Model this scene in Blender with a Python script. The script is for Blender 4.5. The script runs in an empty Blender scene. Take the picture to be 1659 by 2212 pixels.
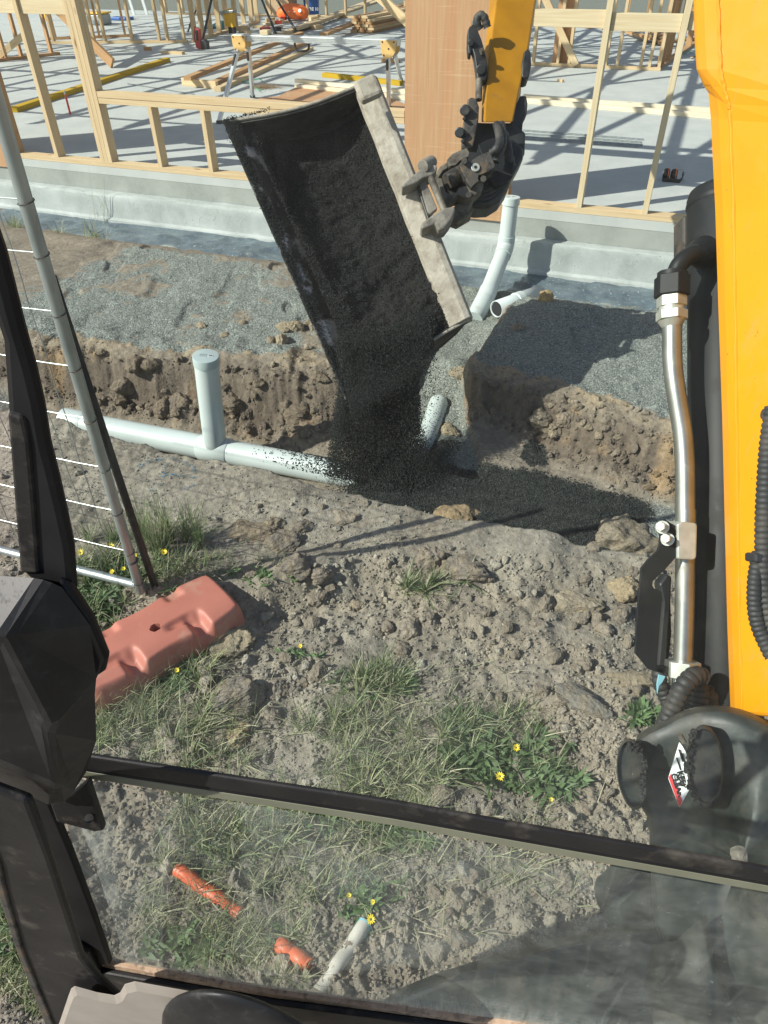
import bpy, math, random
import numpy as np
from mathutils import Vector
random.seed(7); RNG=np.random.default_rng(7)
SC=bpy.context.scene; COL=SC.collection
R=math.radians
# ---------------------------------------------------------------- camera
CZ=1.85; F=710.; PITCH=R(39.3); ROLL=R(0.8); S=768/1659.
cam=bpy.data.cameras.new('camera'); co=bpy.data.objects.new('camera',cam); COL.objects.link(co); SC.camera=co
cam.sensor_fit='VERTICAL'; cam.sensor_height=24; cam.lens=F/1024*24; cam.clip_start=.02; cam.clip_end=500
cp,sp=math.cos(PITCH),math.sin(PITCH)
right0=Vector((1,0,0)); up0=Vector((0,sp,cp)); fwd=Vector((0,cp,-sp))
c_,s_=math.cos(ROLL),math.sin(ROLL)
right=right0*c_-up0*s_; up=right0*s_+up0*c_
from mathutils import Matrix
mw=Matrix((right,up,-fwd)).transposed().to_4x4(); mw.translation=Vector((0,0,CZ)); co.matrix_world=mw
SC.render.resolution_x=768; SC.render.resolution_y=1024
# ---------------------------------------------------------------- light
SAZ,SEL=70,37.5            # compass direction the light travels towards, sun elevation
wd=bpy.data.worlds.new("World"); SC.world=wd; wd.use_nodes=True
nt=wd.node_tree; bg=nt.nodes['Background']; sky=nt.nodes.new('ShaderNodeTexSky'); sky.sky_type='NISHITA'
sky.sun_disc=False; sky.sun_elevation=R(SEL); sky.sun_rotation=R(SAZ+180); nt.links.new(sky.outputs[0],bg.inputs[0]); bg.inputs[1].default_value=.11
sun=bpy.data.lights.new('sun','SUN'); sun.energy=4.9; sun.angle=R(.5); sun.color=(1,.955,.88)
so=bpy.data.objects.new('sun',sun); COL.objects.link(so)
sd=Vector((math.sin(R(SAZ))*math.cos(R(SEL)),math.cos(R(SAZ))*math.cos(R(SEL)),-math.sin(R(SEL))))
so.rotation_euler=sd.to_track_quat('-Z','Y').to_euler(); so.location=(-5,-3,6)
SC.view_settings.view_transform='Standard'; SC.view_settings.look='None'; SC.view_settings.exposure=.42; SC.view_settings.gamma=1
# ---------------------------------------------------------------- places read off the photograph (1659 px wide view of it)
def ray(x,y):
    u=(x*S-384)/F; v=(512-y*S)/F
    return np.array(fwd+right*u+up*v)
def W(x,y,d): return np.array([0,0,CZ])+d*ray(x,y)
def G(x,y,z):
    r=ray(x,y); return np.array([0,0,CZ])+r*((z-CZ)/r[2])
AH=math.atan(.395); E1=np.array([math.cos(AH),-math.sin(AH)]); E2=np.array([math.sin(AH),math.cos(AH)])
def HP(a,b,z=.33):  # house coordinates -> world
    p=np.array([0,5.6])+a*E1+b*E2; return np.array([p[0],p[1],z])
def ab(p): q=np.array(p[:2])-[0,5.6]; return q@E1,q@E2
def HG(x,y,z=.33): p=G(x,y,z); a,b=ab(p); return a,b
# ---------------------------------------------------------------- noise
TAB=RNG.random((256,256))
def vn(x,y):
    x=np.asarray(x,float); y=np.asarray(y,float)
    xi=np.floor(x).astype(int); yi=np.floor(y).astype(int); fx=x-xi; fy=y-yi
    fx=fx*fx*(3-2*fx); fy=fy*fy*(3-2*fy)
    a=TAB[xi&255,yi&255]; b=TAB[(xi+1)&255,yi&255]; c=TAB[xi&255,(yi+1)&255]; d=TAB[(xi+1)&255,(yi+1)&255]
    return (a*(1-fx)+b*fx)*(1-fy)+(c*(1-fx)+d*fx)*fy
def fbm(x,y,f,o=4,g=.5,s=0):
    r=0;am=1;t=0
    for i in range(o):
        r=r+am*(vn(x*f+13.7*i+s,y*f-7.3*i+s*1.7)-.5); t+=am; am*=g; f*=2.03
        x,y=x*.8-y*.6,x*.6+y*.8
    return r/t*2
def ridge(x,y,f,o=3,s=0):
    r=0;am=1
    for i in range(o):
        r=r+am*(1-np.abs(2*vn(x*f+i*5.1+s,y*f+i*9.2-s)-1)); am*=.5; f*=2.1
    return r/1.75
def ss(a,b,x): t=np.clip((x-a)/(b-a),0,1); return t*t*(3-2*t)
# ---------------------------------------------------------------- mesh building
def setp(o,label=None,cat=None,group=None,kind=None):
    for k,v in (('label',label),('category',cat),('group',group),('kind',kind)):
        if v: o[k]=v
    return o
ROOTLOC={}
def thing(name,label,cat,loc,group=None):
    o=bpy.data.objects.new(name,None); COL.objects.link(o); o.location=loc; o.empty_display_size=.1
    ROOTLOC[o.name]=np.array(loc,float); return setp(o,label,cat,group)
def unit(v): v=np.array(v,float); return v/(np.linalg.norm(v)+1e-12)
class MB:
    def __init__(s): s.v=[]; s.f=[]; s.uv=[]
    def add(s,vs,fs,uvs=None):
        n=len(s.v); s.v+= [tuple(map(float,p)) for p in vs]
        for i,f in enumerate(fs):
            s.f.append([n+k for k in f]); s.uv.append(uvs[i] if uvs else [(0,0)]*len(f))
        return s
    def obox(s,c,ax,ay,az,hx,hy,hz):   # ax is the long axis, for the grain
        c=np.array(c); vs=[c+ax*hx*i+ay*hy*j+az*hz*k for i in(-1,1) for j in(-1,1) for k in(-1,1)]
        fs=[(0,1,3,2),(4,6,7,5),(0,4,5,1),(2,3,7,6),(0,2,6,4),(1,5,7,3)]
        o=(random.random()*9,random.random()*9); uvs=[]
        for fi,f in enumerate(fs):
            q=[]
            for k in f:
                i,j,l=(k>>2)*2-1,((k>>1)&1)*2-1,(k&1)*2-1
                if fi<2: q.append((o[0]+5+.15*j*hy,o[1]+l*hz))
                elif fi<4: q.append((o[0]+i*hx,o[1]+l*hz))
                else: q.append((o[0]+i*hx,o[1]+3+j*hy))
            uvs.append(q)
        return s.add(vs,fs,uvs)
    def beam(s,p0,p1,w,h,upv=(0,0,1)):   # w across, h along upv
        p0,p1=np.array(p0,float),np.array(p1,float); ax=unit(p1-p0); ay=unit(np.cross(upv,ax)); az=np.cross(ax,ay)
        return s.obox((p0+p1)/2,ax,ay,az,np.linalg.norm(p1-p0)/2,w/2,h/2)
    def box(s,c,sx,sy,sz,rz=0):
        ax=np.array([math.cos(rz),math.sin(rz),0]); ay=np.array([-math.sin(rz),math.cos(rz),0])
        return s.obox(c,ax,ay,np.array([0,0,1.]),sx/2,sy/2,sz/2)
    def tube(s,pts,r,n=14,cap=True,rs=None):
        P=[np.array(p,float) for p in pts]; m=len(P); rs=rs if rs is not None else [r]*m
        t0=unit(P[1]-P[0]); a=unit(np.cross(t0,(0.3,.2,1) if abs(t0[2])<.95 else (1,0,0)))
        vs=[];uv=[]
        for i in range(m):
            t=unit(P[min(i+1,m-1)]-P[max(i-1,0)]); a=unit(a-t*(a@t)); b=np.cross(t,a)
            for k in range(n):
                an=2*math.pi*k/n; vs.append(P[i]+rs[i]*(a*math.cos(an)+b*math.sin(an)))
        fs=[]
        for i in range(m-1):
            for k in range(n): fs.append((i*n+k,i*n+(k+1)%n,(i+1)*n+(k+1)%n,(i+1)*n+k))
        if cap: fs.append(tuple(range(n-1,-1,-1))); fs.append(tuple((m-1)*n+k for k in range(n)))
        return s.add(vs,fs)
    def cyl(s,p0,p1,r,n=24): return s.tube([p0,p1],r,n)
    def hexn(s,p0,p1,r): return s.tube([p0,p1],r,6)
    def poly(s,pts,vec):   # outline extruded along vec
        n=len(pts); P=[np.array(p,float) for p in pts]; vec=np.array(vec)
        fs=[tuple(range(n)),tuple(range(2*n-1,n-1,-1))]+[(i,n+i,n+(i+1)%n,(i+1)%n) for i in range(n)]
        return s.add(P+[p+vec for p in P],fs)
    def loft(s,rows,close=False):   # rows of equal numbers of points
        m=len(rows[0]); vs=[p for r in rows for p in r]; fs=[]
        for i in range(len(rows)-1):
            for k in range(m if close else m-1): fs.append((i*m+k,i*m+(k+1)%m,(i+1)*m+(k+1)%m,(i+1)*m+k))
        return s.add(vs,fs)
    def build(s,name,mat,parent=None,loc=None,smooth=False,bev=0,solid=0,sub=0):
        base=np.zeros(3)
        if parent is not None:
            q=parent
            while q.parent: q=q.parent
            base=ROOTLOC.get(q.name,np.zeros(3))
        elif loc is not None: base=np.array(loc,float)
        me=bpy.data.meshes.new(name); me.from_pydata([(p[0]-base[0],p[1]-base[1],p[2]-base[2]) for p in s.v],[],s.f)
        ul=me.uv_layers.new(name='UVMap'); k=0; flat=[]
        for q in s.uv: 
            for c in q: flat+= [c[0],c[1]]
        ul.data.foreach_set('uv',flat)
        me.materials.append(mat); 
        if smooth: me.polygons.foreach_set('use_smooth',[True]*len(me.polygons))
        import bmesh
        bm=bmesh.new(); bm.from_mesh(me); bmesh.ops.recalc_face_normals(bm,faces=bm.faces); bm.to_mesh(me); bm.free()
        o=bpy.data.objects.new(name,me); COL.objects.link(o)
        if parent is not None: o.parent=parent
        else: o.location=base; ROOTLOC[o.name]=base
        if solid: md=o.modifiers.new('s','SOLIDIFY'); md.thickness=solid; md.offset=0
        if sub: md=o.modifiers.new('u','SUBSURF'); md.levels=sub; md.render_levels=sub
        if bev:
            md=o.modifiers.new('b','BEVEL'); md.width=bev; md.segments=2; md.limit_method='ANGLE'; md.angle_limit=R(35)
        if smooth and bev==0:
            try: me.set_sharp_from_angle(angle=R(40))
            except Exception: pass
        return o
def spline(pts,n=8):
    P=[np.array(p,float) for p in pts]; P=[2*P[0]-P[1]]+P+[2*P[-1]-P[-2]]; out=[]
    for i in range(1,len(P)-2):
        for k in range(n):
            t=k/n; a,b,c,d=P[i-1],P[i],P[i+1],P[i+2]
            out.append(.5*(2*b+(c-a)*t+(2*a-5*b+4*c-d)*t*t+(3*b-a-3*c+d)*t**3))
    out.append(P[-2]); return out
def npmesh(name,V,Fc,mat,parent=None,loc=(0,0,0),smooth=False,attrs=None,k=None):
    # V (n,3), Fc (m,k) faces of one size
    V=np.asarray(V,np.float32)-np.array(loc,np.float32); Fc=np.asarray(Fc,np.int32); m,k=Fc.shape
    me=bpy.data.meshes.new(name); me.vertices.add(len(V)); me.vertices.foreach_set('co',V.ravel())
    me.loops.add(m*k); me.loops.foreach_set('vertex_index',Fc.ravel()); me.polygons.add(m)
    me.polygons.foreach_set('loop_start',np.arange(0,m*k,k,dtype=np.int32)); me.polygons.foreach_set('loop_total',np.full(m,k,np.int32))
    me.polygons.foreach_set('use_smooth',np.full(m,smooth)); me.update(calc_edges=True)
    for an,arr in (attrs or {}).items():
        at=me.attributes.new(an,'FLOAT_COLOR','POINT'); c=np.ones((len(V),4),np.float32); c[:,:3]=arr; at.data.foreach_set('color',c.ravel())
    me.materials.append(mat); o=bpy.data.objects.new(name,me); COL.objects.link(o)
    if parent is not None: o.parent=parent
    else: o.location=loc; ROOTLOC[o.name]=np.array(loc,float)
    return o
# ---------------------------------------------------------------- materials
def newmat(name):
    m=bpy.data.materials.new(name); m.use_nodes=True; nt=m.node_tree; return m,nt,nt.nodes['Principled BSDF']
def N(nt,t,**kw):
    n=nt.nodes.new(t)
    for k,v in kw.items():
        if k in n.inputs: n.inputs[k].default_value=v
        else: setattr(n,k,v)
    return n
def c4(c): return (c[0],c[1],c[2],1)
def noise(nt,co,scale,detail=5,rough=.55,dist=0):
    n=N(nt,'ShaderNodeTexNoise',Scale=scale,Detail=detail,Roughness=rough,Distortion=dist); nt.links.new(co,n.inputs['Vector']); return n.outputs['Fac']
def ramp(nt,fac,stops):
    r=N(nt,'ShaderNodeValToRGB'); e=r.color_ramp.elements
    while len(e)<len(stops): e.new(.5)
    for i,(p,c) in enumerate(stops): e[i].position=p; e[i].color=c4(c) if len(c)==3 else c
    nt.links.new(fac,r.inputs[0]); return r.outputs[0]
def mixc(nt,fac,a,b,mode='MIX'):
    m=nt.nodes.new('ShaderNodeMix'); m.data_type='RGBA'; m.blend_type=mode
    for s,v in ((m.inputs[0],fac),(m.inputs[6],a),(m.inputs[7],b)):
        if isinstance(v,(int,float)): s.default_value=v
        elif isinstance(v,tuple): s.default_value=c4(v)
        else: nt.links.new(v,s)
    return m.outputs[2]
def coord(nt,which='Object',scale=None):
    t=N(nt,'ShaderNodeTexCoord'); o=t.outputs[which]
    if scale:
        mp=N(nt,'ShaderNodeMapping'); mp.inputs['Scale'].default_value=scale; nt.links.new(o,mp.inputs[0]); o=mp.outputs[0]
    return o
def bumpn(nt,b,h,strength=.3,dist=.005,prev=None):
    n=N(nt,'ShaderNodeBump',Strength=strength,Distance=dist); nt.links.new(h,n.inputs['Height'])
    if prev: nt.links.new(prev,n.inputs['Normal'])
    nt.links.new(n.outputs[0],b.inputs['Normal']); return n.outputs[0]
def mat(name,c1,c2=None,sc=6,lo=.35,hi=.65,rough=.6,metal=0,bump=.15,bsc=60,bd=.003,dirt=None,dsc=3,dlo=.5,dhi=.7,spec=.5,coat=0,scl=None):
    m,nt,b=newmat(name); co_=coord(nt,'Object',scl)
    col=ramp(nt,noise(nt,co_,sc,6),[(lo,c1),(hi,c2 or c1)])
    b.inputs['Roughness'].default_value=rough
    if dirt:
        dm=ramp(nt,noise(nt,co_,dsc,8,.65),[(dlo,(0,0,0)),(dhi,(1,1,1))]); col=mixc(nt,dm,col,dirt)
        rr=N(nt,'ShaderNodeMapRange'); rr.inputs['To Min'].default_value=rough; rr.inputs['To Max'].default_value=.85; nt.links.new(dm,rr.inputs[0]); nt.links.new(rr.outputs[0],b.inputs['Roughness'])
    nt.links.new(col,b.inputs['Base Color']); b.inputs['Metallic'].default_value=metal
    b.inputs['Specular IOR Level'].default_value=spec; b.inputs['Coat Weight'].default_value=coat; b.inputs['Coat Roughness'].default_value=.15
    if bump: bumpn(nt,b,noise(nt,co_,bsc,5),bump,bd)
    return m
def wood(name,c1,c2,ck=(.25,.13,.06),rough=.75):
    m,nt,b=newmat(name); u=coord(nt,'UV'); 
    mp=N(nt,'ShaderNodeMapping'); mp.inputs['Scale'].default_value=(1.2,38,1); nt.links.new(u,mp.inputs[0])
    g=noise(nt,mp.outputs[0],1.6,5,.6,1.2); col=ramp(nt,g,[(.32,c2),(.62,c1)])
    mp2=N(nt,'ShaderNodeMapping'); mp2.inputs['Scale'].default_value=(1,3,1); nt.links.new(u,mp2.inputs[0])
    big=noise(nt,mp2.outputs[0],1.4,3); col=mixc(nt,ramp(nt,big,[(.4,(0,0,0)),(.7,(.55,.55,.55))]),col,c2)
    v=N(nt,'ShaderNodeTexVoronoi',Scale=1.0); mp3=N(nt,'ShaderNodeMapping'); mp3.inputs['Scale'].default_value=(2.6,7,1); nt.links.new(u,mp3.inputs[0]); nt.links.new(mp3.outputs[0],v.inputs['Vector'])
    kn=ramp(nt,v.outputs['Distance'],[(.05,(1,1,1)),(.12,(0,0,0))]); col=mixc(nt,kn,col,ck)
    nt.links.new(col,b.inputs['Base Color']); b.inputs['Roughness'].default_value=rough; b.inputs['Specular IOR Level'].default_value=.25
    bumpn(nt,b,g,.2,.002); return m
MT={}
MT['pine']=wood('pine',(.64,.51,.32),(.52,.37,.20))
MT['pine_pale']=wood('pine_pale',(.68,.58,.39),(.57,.45,.27))
MT['pine_warm']=wood('pine_warm',(.50,.31,.16),(.36,.20,.09))
MT['pine_white']=wood('pine_white',(.78,.71,.55),(.66,.56,.38))
MT['pine_yellow']=wood('pine_yellow',(.52,.34,.02),(.40,.25,.012),(.25,.15,.02))
MT['pvc']=mat('pvc',(.53,.595,.575),(.47,.535,.515),sc=3,rough=.38,bump=.04,bsc=200,dirt=(.34,.30,.24),dsc=5,dlo=.66,dhi=.8)
MT['pvc_grey']=mat('pvc_grey',(.52,.58,.58),(.45,.50,.50),rough=.4,bump=.04,dirt=(.34,.30,.24),dsc=9,dlo=.6,dhi=.75)
MT['cap']=mat('pvc_cap',(.40,.48,.47),(.36,.43,.42),rough=.4,bump=.05,bsc=300)
MT['galv']=mat('galvanised',(.42,.46,.45),(.30,.33,.33),sc=9,rough=.42,metal=.65,bump=.06,bsc=90,dirt=(.22,.19,.16),dsc=5,dlo=.6,dhi=.8,scl=(3,3,.7))
MT['alu']=mat('aluminium',(.72,.75,.75),(.62,.65,.66),rough=.35,metal=.55,bump=.02)
MT['steel_tube']=mat('steel_tube',(.42,.43,.40),(.32,.33,.30),sc=20,rough=.36,metal=.9,bump=.04,dirt=(.30,.28,.24),dsc=12,dlo=.55,dhi=.8)
MT['zinc']=mat('zinc',(.60,.62,.56),(.46,.48,.42),sc=40,rough=.4,metal=.6,bump=.08,dirt=(.33,.30,.25),dsc=15,dlo=.5,dhi=.75)
MT['black_steel']=mat('black_steel',(.012,.013,.014),(.028,.029,.028),sc=14,rough=.42,bump=.08,bsc=120,dirt=(.09,.08,.062),dsc=11,dlo=.56,dhi=.85)
MT['black_paint']=mat('black_paint',(.009,.011,.012),(.016,.018,.019),sc=4,rough=.5,bump=.05,bsc=60,dirt=(.05,.048,.042),dsc=9,dlo=.56,dhi=.9,spec=.22)
MT['rubber']=mat('rubber',(.018,.019,.019),(.032,.032,.031),sc=10,rough=.6,bump=.05,dirt=(.12,.10,.08),dsc=12,dlo=.5,dhi=.8)
MT['hitch_steel']=mat('hitch_steel',(.13,.115,.09),(.21,.185,.145),sc=22,rough=.65,metal=.25,bump=.5,bsc=70,bd=.004,dirt=(.06,.05,.042),dsc=14,dlo=.45,dhi=.65)
MT['rust_steel']=mat('rust_steel',(.07,.065,.058),(.15,.10,.06),sc=26,lo=.48,hi=.7,rough=.6,metal=.3,bump=.4,bsc=90,dirt=(.03,.028,.026),dsc=18,dlo=.5,dhi=.6)
MT['bucket_mud']=mat('bucket_mud',(.29,.26,.205),(.40,.365,.30),sc=11,rough=.85,bump=.6,bsc=55,bd=.006,dirt=(.19,.155,.115),dsc=17,dlo=.48,dhi=.72)
MT['lug']=mat('lug_steel',(.17,.155,.13),(.25,.23,.19),sc=18,rough=.75,bump=.5,bsc=60,bd=.005,dirt=(.09,.08,.068),dsc=15,dlo=.48,dhi=.7)
MT['bucket_inner']=mat('bucket_inner',(.05,.048,.042),(.12,.11,.095),sc=9,rough=.55,metal=.35,bump=.3,bsc=60,dirt=(.03,.029,.027),dsc=6,dlo=.4,dhi=.6)
MT['worn_lip']=mat('worn_lip',(.20,.20,.20),(.30,.30,.30),sc=12,rough=.4,metal=.6,bump=.15,bsc=80,dirt=(.02,.02,.019),dsc=7,dlo=.42,dhi=.5)
MT['yellow']=mat('yellow_paint',(.74,.295,.001),(.67,.262,.001),sc=3,rough=.36,bump=.05,bsc=260,bd=.0008,dirt=(.40,.24,.07),dsc=9,dlo=.63,dhi=.95,coat=.2)
def weather(m,chip,streak):
    nt=m.node_tree; b=nt.nodes['Principled BSDF']; src=b.inputs['Base Color'].links[0].from_socket
    s1=ramp(nt,noise(nt,coord(nt,'Object',(55,55,2.2)),1.6,4,.6,.3),[(.60,(0,0,0)),(.68,(.38,.38,.38))]); c=mixc(nt,s1,src,streak)
    s2=ramp(nt,noise(nt,coord(nt),95,3,.6),[(.715,(0,0,0)),(.735,(.9,.9,.9))]); c=mixc(nt,s2,c,chip)
    s3=ramp(nt,noise(nt,coord(nt),4.2,5,.7),[(.5,(0,0,0)),(.75,(.25,.25,.25))]); c=mixc(nt,s3,c,(.50,.36,.16)); nt.links.new(c,b.inputs['Base Color'])
weather(MT['yellow'],(.22,.12,.05),(.52,.26,.05))
MT['yellow_shaded_worn']=mat('yellow_shaded_worn',(.41,.185,.003),(.33,.145,.003),sc=8,rough=.5,bump=.1,bsc=80,dirt=(.14,.10,.05),dsc=7,dlo=.60,dhi=.78)  # yellow darkened for the shade on the arm's front face, plus scuffed dirt
MT['red_plastic']=mat('red_plastic',(.44,.155,.11),(.38,.13,.092),sc=5,rough=.55,bump=.1,bsc=90,dirt=(.42,.27,.20),dsc=8,dlo=.55,dhi=.8)
MT['orange_pipe']=mat('orange_pipe',(.68,.15,.06),(.62,.13,.05),rough=.45,bump=.05,dirt=(.36,.25,.17),dsc=38,dlo=.60,dhi=.72)
MT['old_pipe']=mat('old_pipe',(.60,.58,.50),(.48,.46,.38),sc=12,rough=.6,bump=.2,dirt=(.16,.13,.10),dsc=34,dlo=.58,dhi=.64)
MT['blue_paint']=mat('blue_paint',(.16,.42,.52),(.30,.52,.56),sc=30,rough=.6,bump=.2,dirt=(.25,.22,.18),dsc=25,dlo=.55,dhi=.62)
MT['ply']=None
def ply():
    m,nt,b=newmat('plywood'); c=coord(nt,'UV',(1.1,26,1)); g=noise(nt,c,2.2,6,.6,.6)
    col=ramp(nt,g,[(.3,(.40,.225,.11)),(.7,(.51,.315,.17))])
    c2=coord(nt,'UV',(.35,5,1)); g2=noise(nt,c2,1.5,3); col=mixc(nt,ramp(nt,g2,[(.45,(0,0,0)),(.68,(.8,.8,.8))]),col,(.45,.22,.10))
    c3=coord(nt,'UV',(60,2,1)); g3=noise(nt,c3,1.2,2); col=mixc(nt,ramp(nt,g3,[(.62,(0,0,0)),(.7,(.3,.3,.3))]),col,(.66,.47,.30))
    nt.links.new(col,b.inputs['Base Color']); b.inputs['Roughness'].default_value=.7; bumpn(nt,b,g,.1,.001); return m
MT['ply']=ply()
def concrete(name,c1,c2,pits,pitsc=55,scr=0,stain=None):
    m,nt,b=newmat(name); co_=coord(nt); col=ramp(nt,noise(nt,co_,3.5,7,.6),[(.35,c1),(.65,c2)])
    col=mixc(nt,ramp(nt,noise(nt,co_,45,4),[(.42,(0,0,0)),(.75,(.35,.35,.35))]),col,c2)
    v=N(nt,'ShaderNodeTexVoronoi',Scale=pitsc); nt.links.new(co_,v.inputs['Vector'])
    big=noise(nt,co_,8,3); th=N(nt,'ShaderNodeMath',operation='MULTIPLY'); nt.links.new(v.outputs['Distance'],th.inputs[0]); 
    mr=N(nt,'ShaderNodeMapRange'); mr.inputs['From Min'].default_value=.3; mr.inputs['From Max'].default_value=.7; mr.inputs['To Min'].default_value=4; mr.inputs['To Max'].default_value=.75; nt.links.new(big,mr.inputs[0]); nt.links.new(mr.outputs[0],th.inputs[1])
    pit=ramp(nt,th.outputs[0],[(.10,(0,0,0)),(.16,(1,1,1))])
    if pits: col=mixc(nt,pit,(.13,.12,.11),col)
    if stain:
        s=ramp(nt,noise(nt,coord(nt,'Object',(1.6,1.6,.5)),2.2,4),[(.62,(0,0,0)),(.78,(.75,.75,.75))]); col=mixc(nt,s,col,stain)
    nt.links.new(col,b.inputs['Base Color']); b.inputs['Roughness'].default_value=.85
    p=bumpn(nt,b,noise(nt,co_,90,6,.6),.25,.003)
    if pits: p=bumpn(nt,b,pit,.6,.006,p)
    if scr:
        w=N(nt,'ShaderNodeTexNoise',Scale=2.3,Detail=2,Distortion=2.5); nt.links.new(co_,w.inputs['Vector'])
        l=ramp(nt,w.outputs['Fac'],[(.495,(0,0,0)),(.503,(1,1,1)),(.507,(1,1,1)),(.515,(0,0,0))]); bumpn(nt,b,l,.25,.006,p)
    return m
MT['slab_top']=concrete('slab_top',(.405,.428,.405),(.475,.492,.465),0)
MT['slab_edge']=concrete('slab_edge',(.245,.26,.24),(.335,.35,.32),1,60,0,(.34,.27,.17))
MT['footing']=concrete('footing',(.30,.33,.31),(.42,.45,.43),1,42,1)
def plastic():
    m,nt,b=newmat('poly_sheet'); co_=coord(nt); col=ramp(nt,noise(nt,co_,7,6,.6),[(.35,(.05,.075,.10)),(.7,(.14,.185,.21))])
    at=N(nt,'ShaderNodeAttribute'); at.attribute_name='Col'; sep=N(nt,'ShaderNodeSeparateColor'); nt.links.new(at.outputs['Color'],sep.inputs[0])
    col=mixc(nt,sep.outputs[0],col,ramp(nt,noise(nt,co_,18,5),[(.35,(.36,.35,.27)),(.7,(.54,.56,.52))]))
    sp_=ramp(nt,noise(nt,co_,75,3),[(.66,(0,0,0)),(.7,(1,1,1))]); col=mixc(nt,sp_,col,(.6,.62,.6))
    nt.links.new(col,b.inputs['Base Color']); b.inputs['Roughness'].default_value=.33; bumpn(nt,b,noise(nt,co_,16,5,.6),.6,.012); return m
MT['poly']=plastic()
def soilmat():
    m,nt,b=newmat('soil'); co_=coord(nt)
    at=N(nt,'ShaderNodeAttribute'); at.attribute_name='Col'; mk=N(nt,'ShaderNodeAttribute'); mk.attribute_name='Mask'
    sep=N(nt,'ShaderNodeSeparateColor'); nt.links.new(mk.outputs['Color'],sep.inputs[0])
    soil=mixc(nt,1.0,at.outputs['Color'],ramp(nt,noise(nt,co_,38,8,.7),[(.3,(.62,.60,.58)),(.7,(1.28,1.26,1.24))]),'MULTIPLY')
    v=N(nt,'ShaderNodeTexVoronoi',Scale=165); nt.links.new(co_,v.inputs['Vector'])
    sepv=N(nt,'ShaderNodeSeparateColor'); nt.links.new(v.outputs['Color'],sepv.inputs[0])
    grav=ramp(nt,sepv.outputs[0],[(0,(.11,.122,.108)),(.5,(.19,.21,.188)),(.9,(.29,.315,.285)),(1,(.42,.43,.38))])
    col=mixc(nt,sep.outputs[0],soil,grav)
    tar=ramp(nt,sepv.outputs[1],[(0,(.018,.021,.020)),(.6,(.032,.037,.034)),(1,(.065,.073,.068))])
    col=mixc(nt,sep.outputs[1],col,tar)
    nt.links.new(col,b.inputs['Base Color'])
    rr=N(nt,'ShaderNodeMapRange'); rr.inputs['To Min'].default_value=.95; rr.inputs['To Max'].default_value=.45; nt.links.new(sep.outputs[1],rr.inputs[0]); nt.links.new(rr.outputs[0],b.inputs['Roughness'])
    b.inputs['Specular IOR Level'].default_value=.3
    p=bumpn(nt,b,noise(nt,co_,70,7,.65),.7,.012)
    inv=N(nt,'ShaderNodeMath',operation='MULTIPLY'); mx=N(nt,'ShaderNodeMath',operation='MAXIMUM'); nt.links.new(sep.outputs[0],mx.inputs[0]); nt.links.new(sep.outputs[1],mx.inputs[1])
    nt.links.new(v.outputs['Distance'],inv.inputs[0]); nt.links.new(mx.outputs[0],inv.inputs[1]); n2=N(nt,'ShaderNodeBump',Strength=.9,Distance=.004); n2.invert=True
    nt.links.new(inv.outputs[0],n2.inputs['Height']); nt.links.new(p,n2.inputs['Normal']); nt.links.new(n2.outputs[0],b.inputs['Normal'])
    return m
MT['soil']=soilmat()
def attrmat(name,rough=.95,var=.3,sc=60,spec=.3,bump=.6,trans=0):
    m,nt,b=newmat(name); co_=coord(nt); at=N(nt,'ShaderNodeAttribute'); at.attribute_name='Col'
    col=mixc(nt,1.0,at.outputs['Color'],ramp(nt,noise(nt,co_,sc,6,.65),[(.3,(1-var,)*3),(.7,(1+var,)*3)]),'MULTIPLY')
    nt.links.new(col,b.inputs['Base Color']); b.inputs['Roughness'].default_value=rough; b.inputs['Specular IOR Level'].default_value=spec
    if bump: bumpn(nt,b,noise(nt,co_,sc*1.5,7,.7),bump,.012)
    if trans:
        tr=N(nt,'ShaderNodeBsdfTranslucent'); nt.links.new(col,tr.inputs[0]); ms=N(nt,'ShaderNodeMixShader'); ms.inputs[0].default_value=trans
        nt.links.new(b.outputs[0],ms.inputs[1]); nt.links.new(tr.outputs[0],ms.inputs[2]); nt.links.new(ms.outputs[0],nt.nodes['Material Output'].inputs[0])
    return m
MT['clod']=attrmat('clod_soil',bump=.9); MT['grain']=attrmat('grain',.8,.15,200,.3,0); MT['tar']=attrmat('tar_grain',.7,.2,200,.2,0); MT['leaf']=attrmat('leaf',.55,.2,30,.35,0,.35)
def plain(name,c,rough=.5,metal=0,**k): return mat(name,c,tuple(min(1,x*1.15+.004) for x in c),sc=20,rough=rough,metal=metal,bump=.05,bsc=150,**k)
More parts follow.
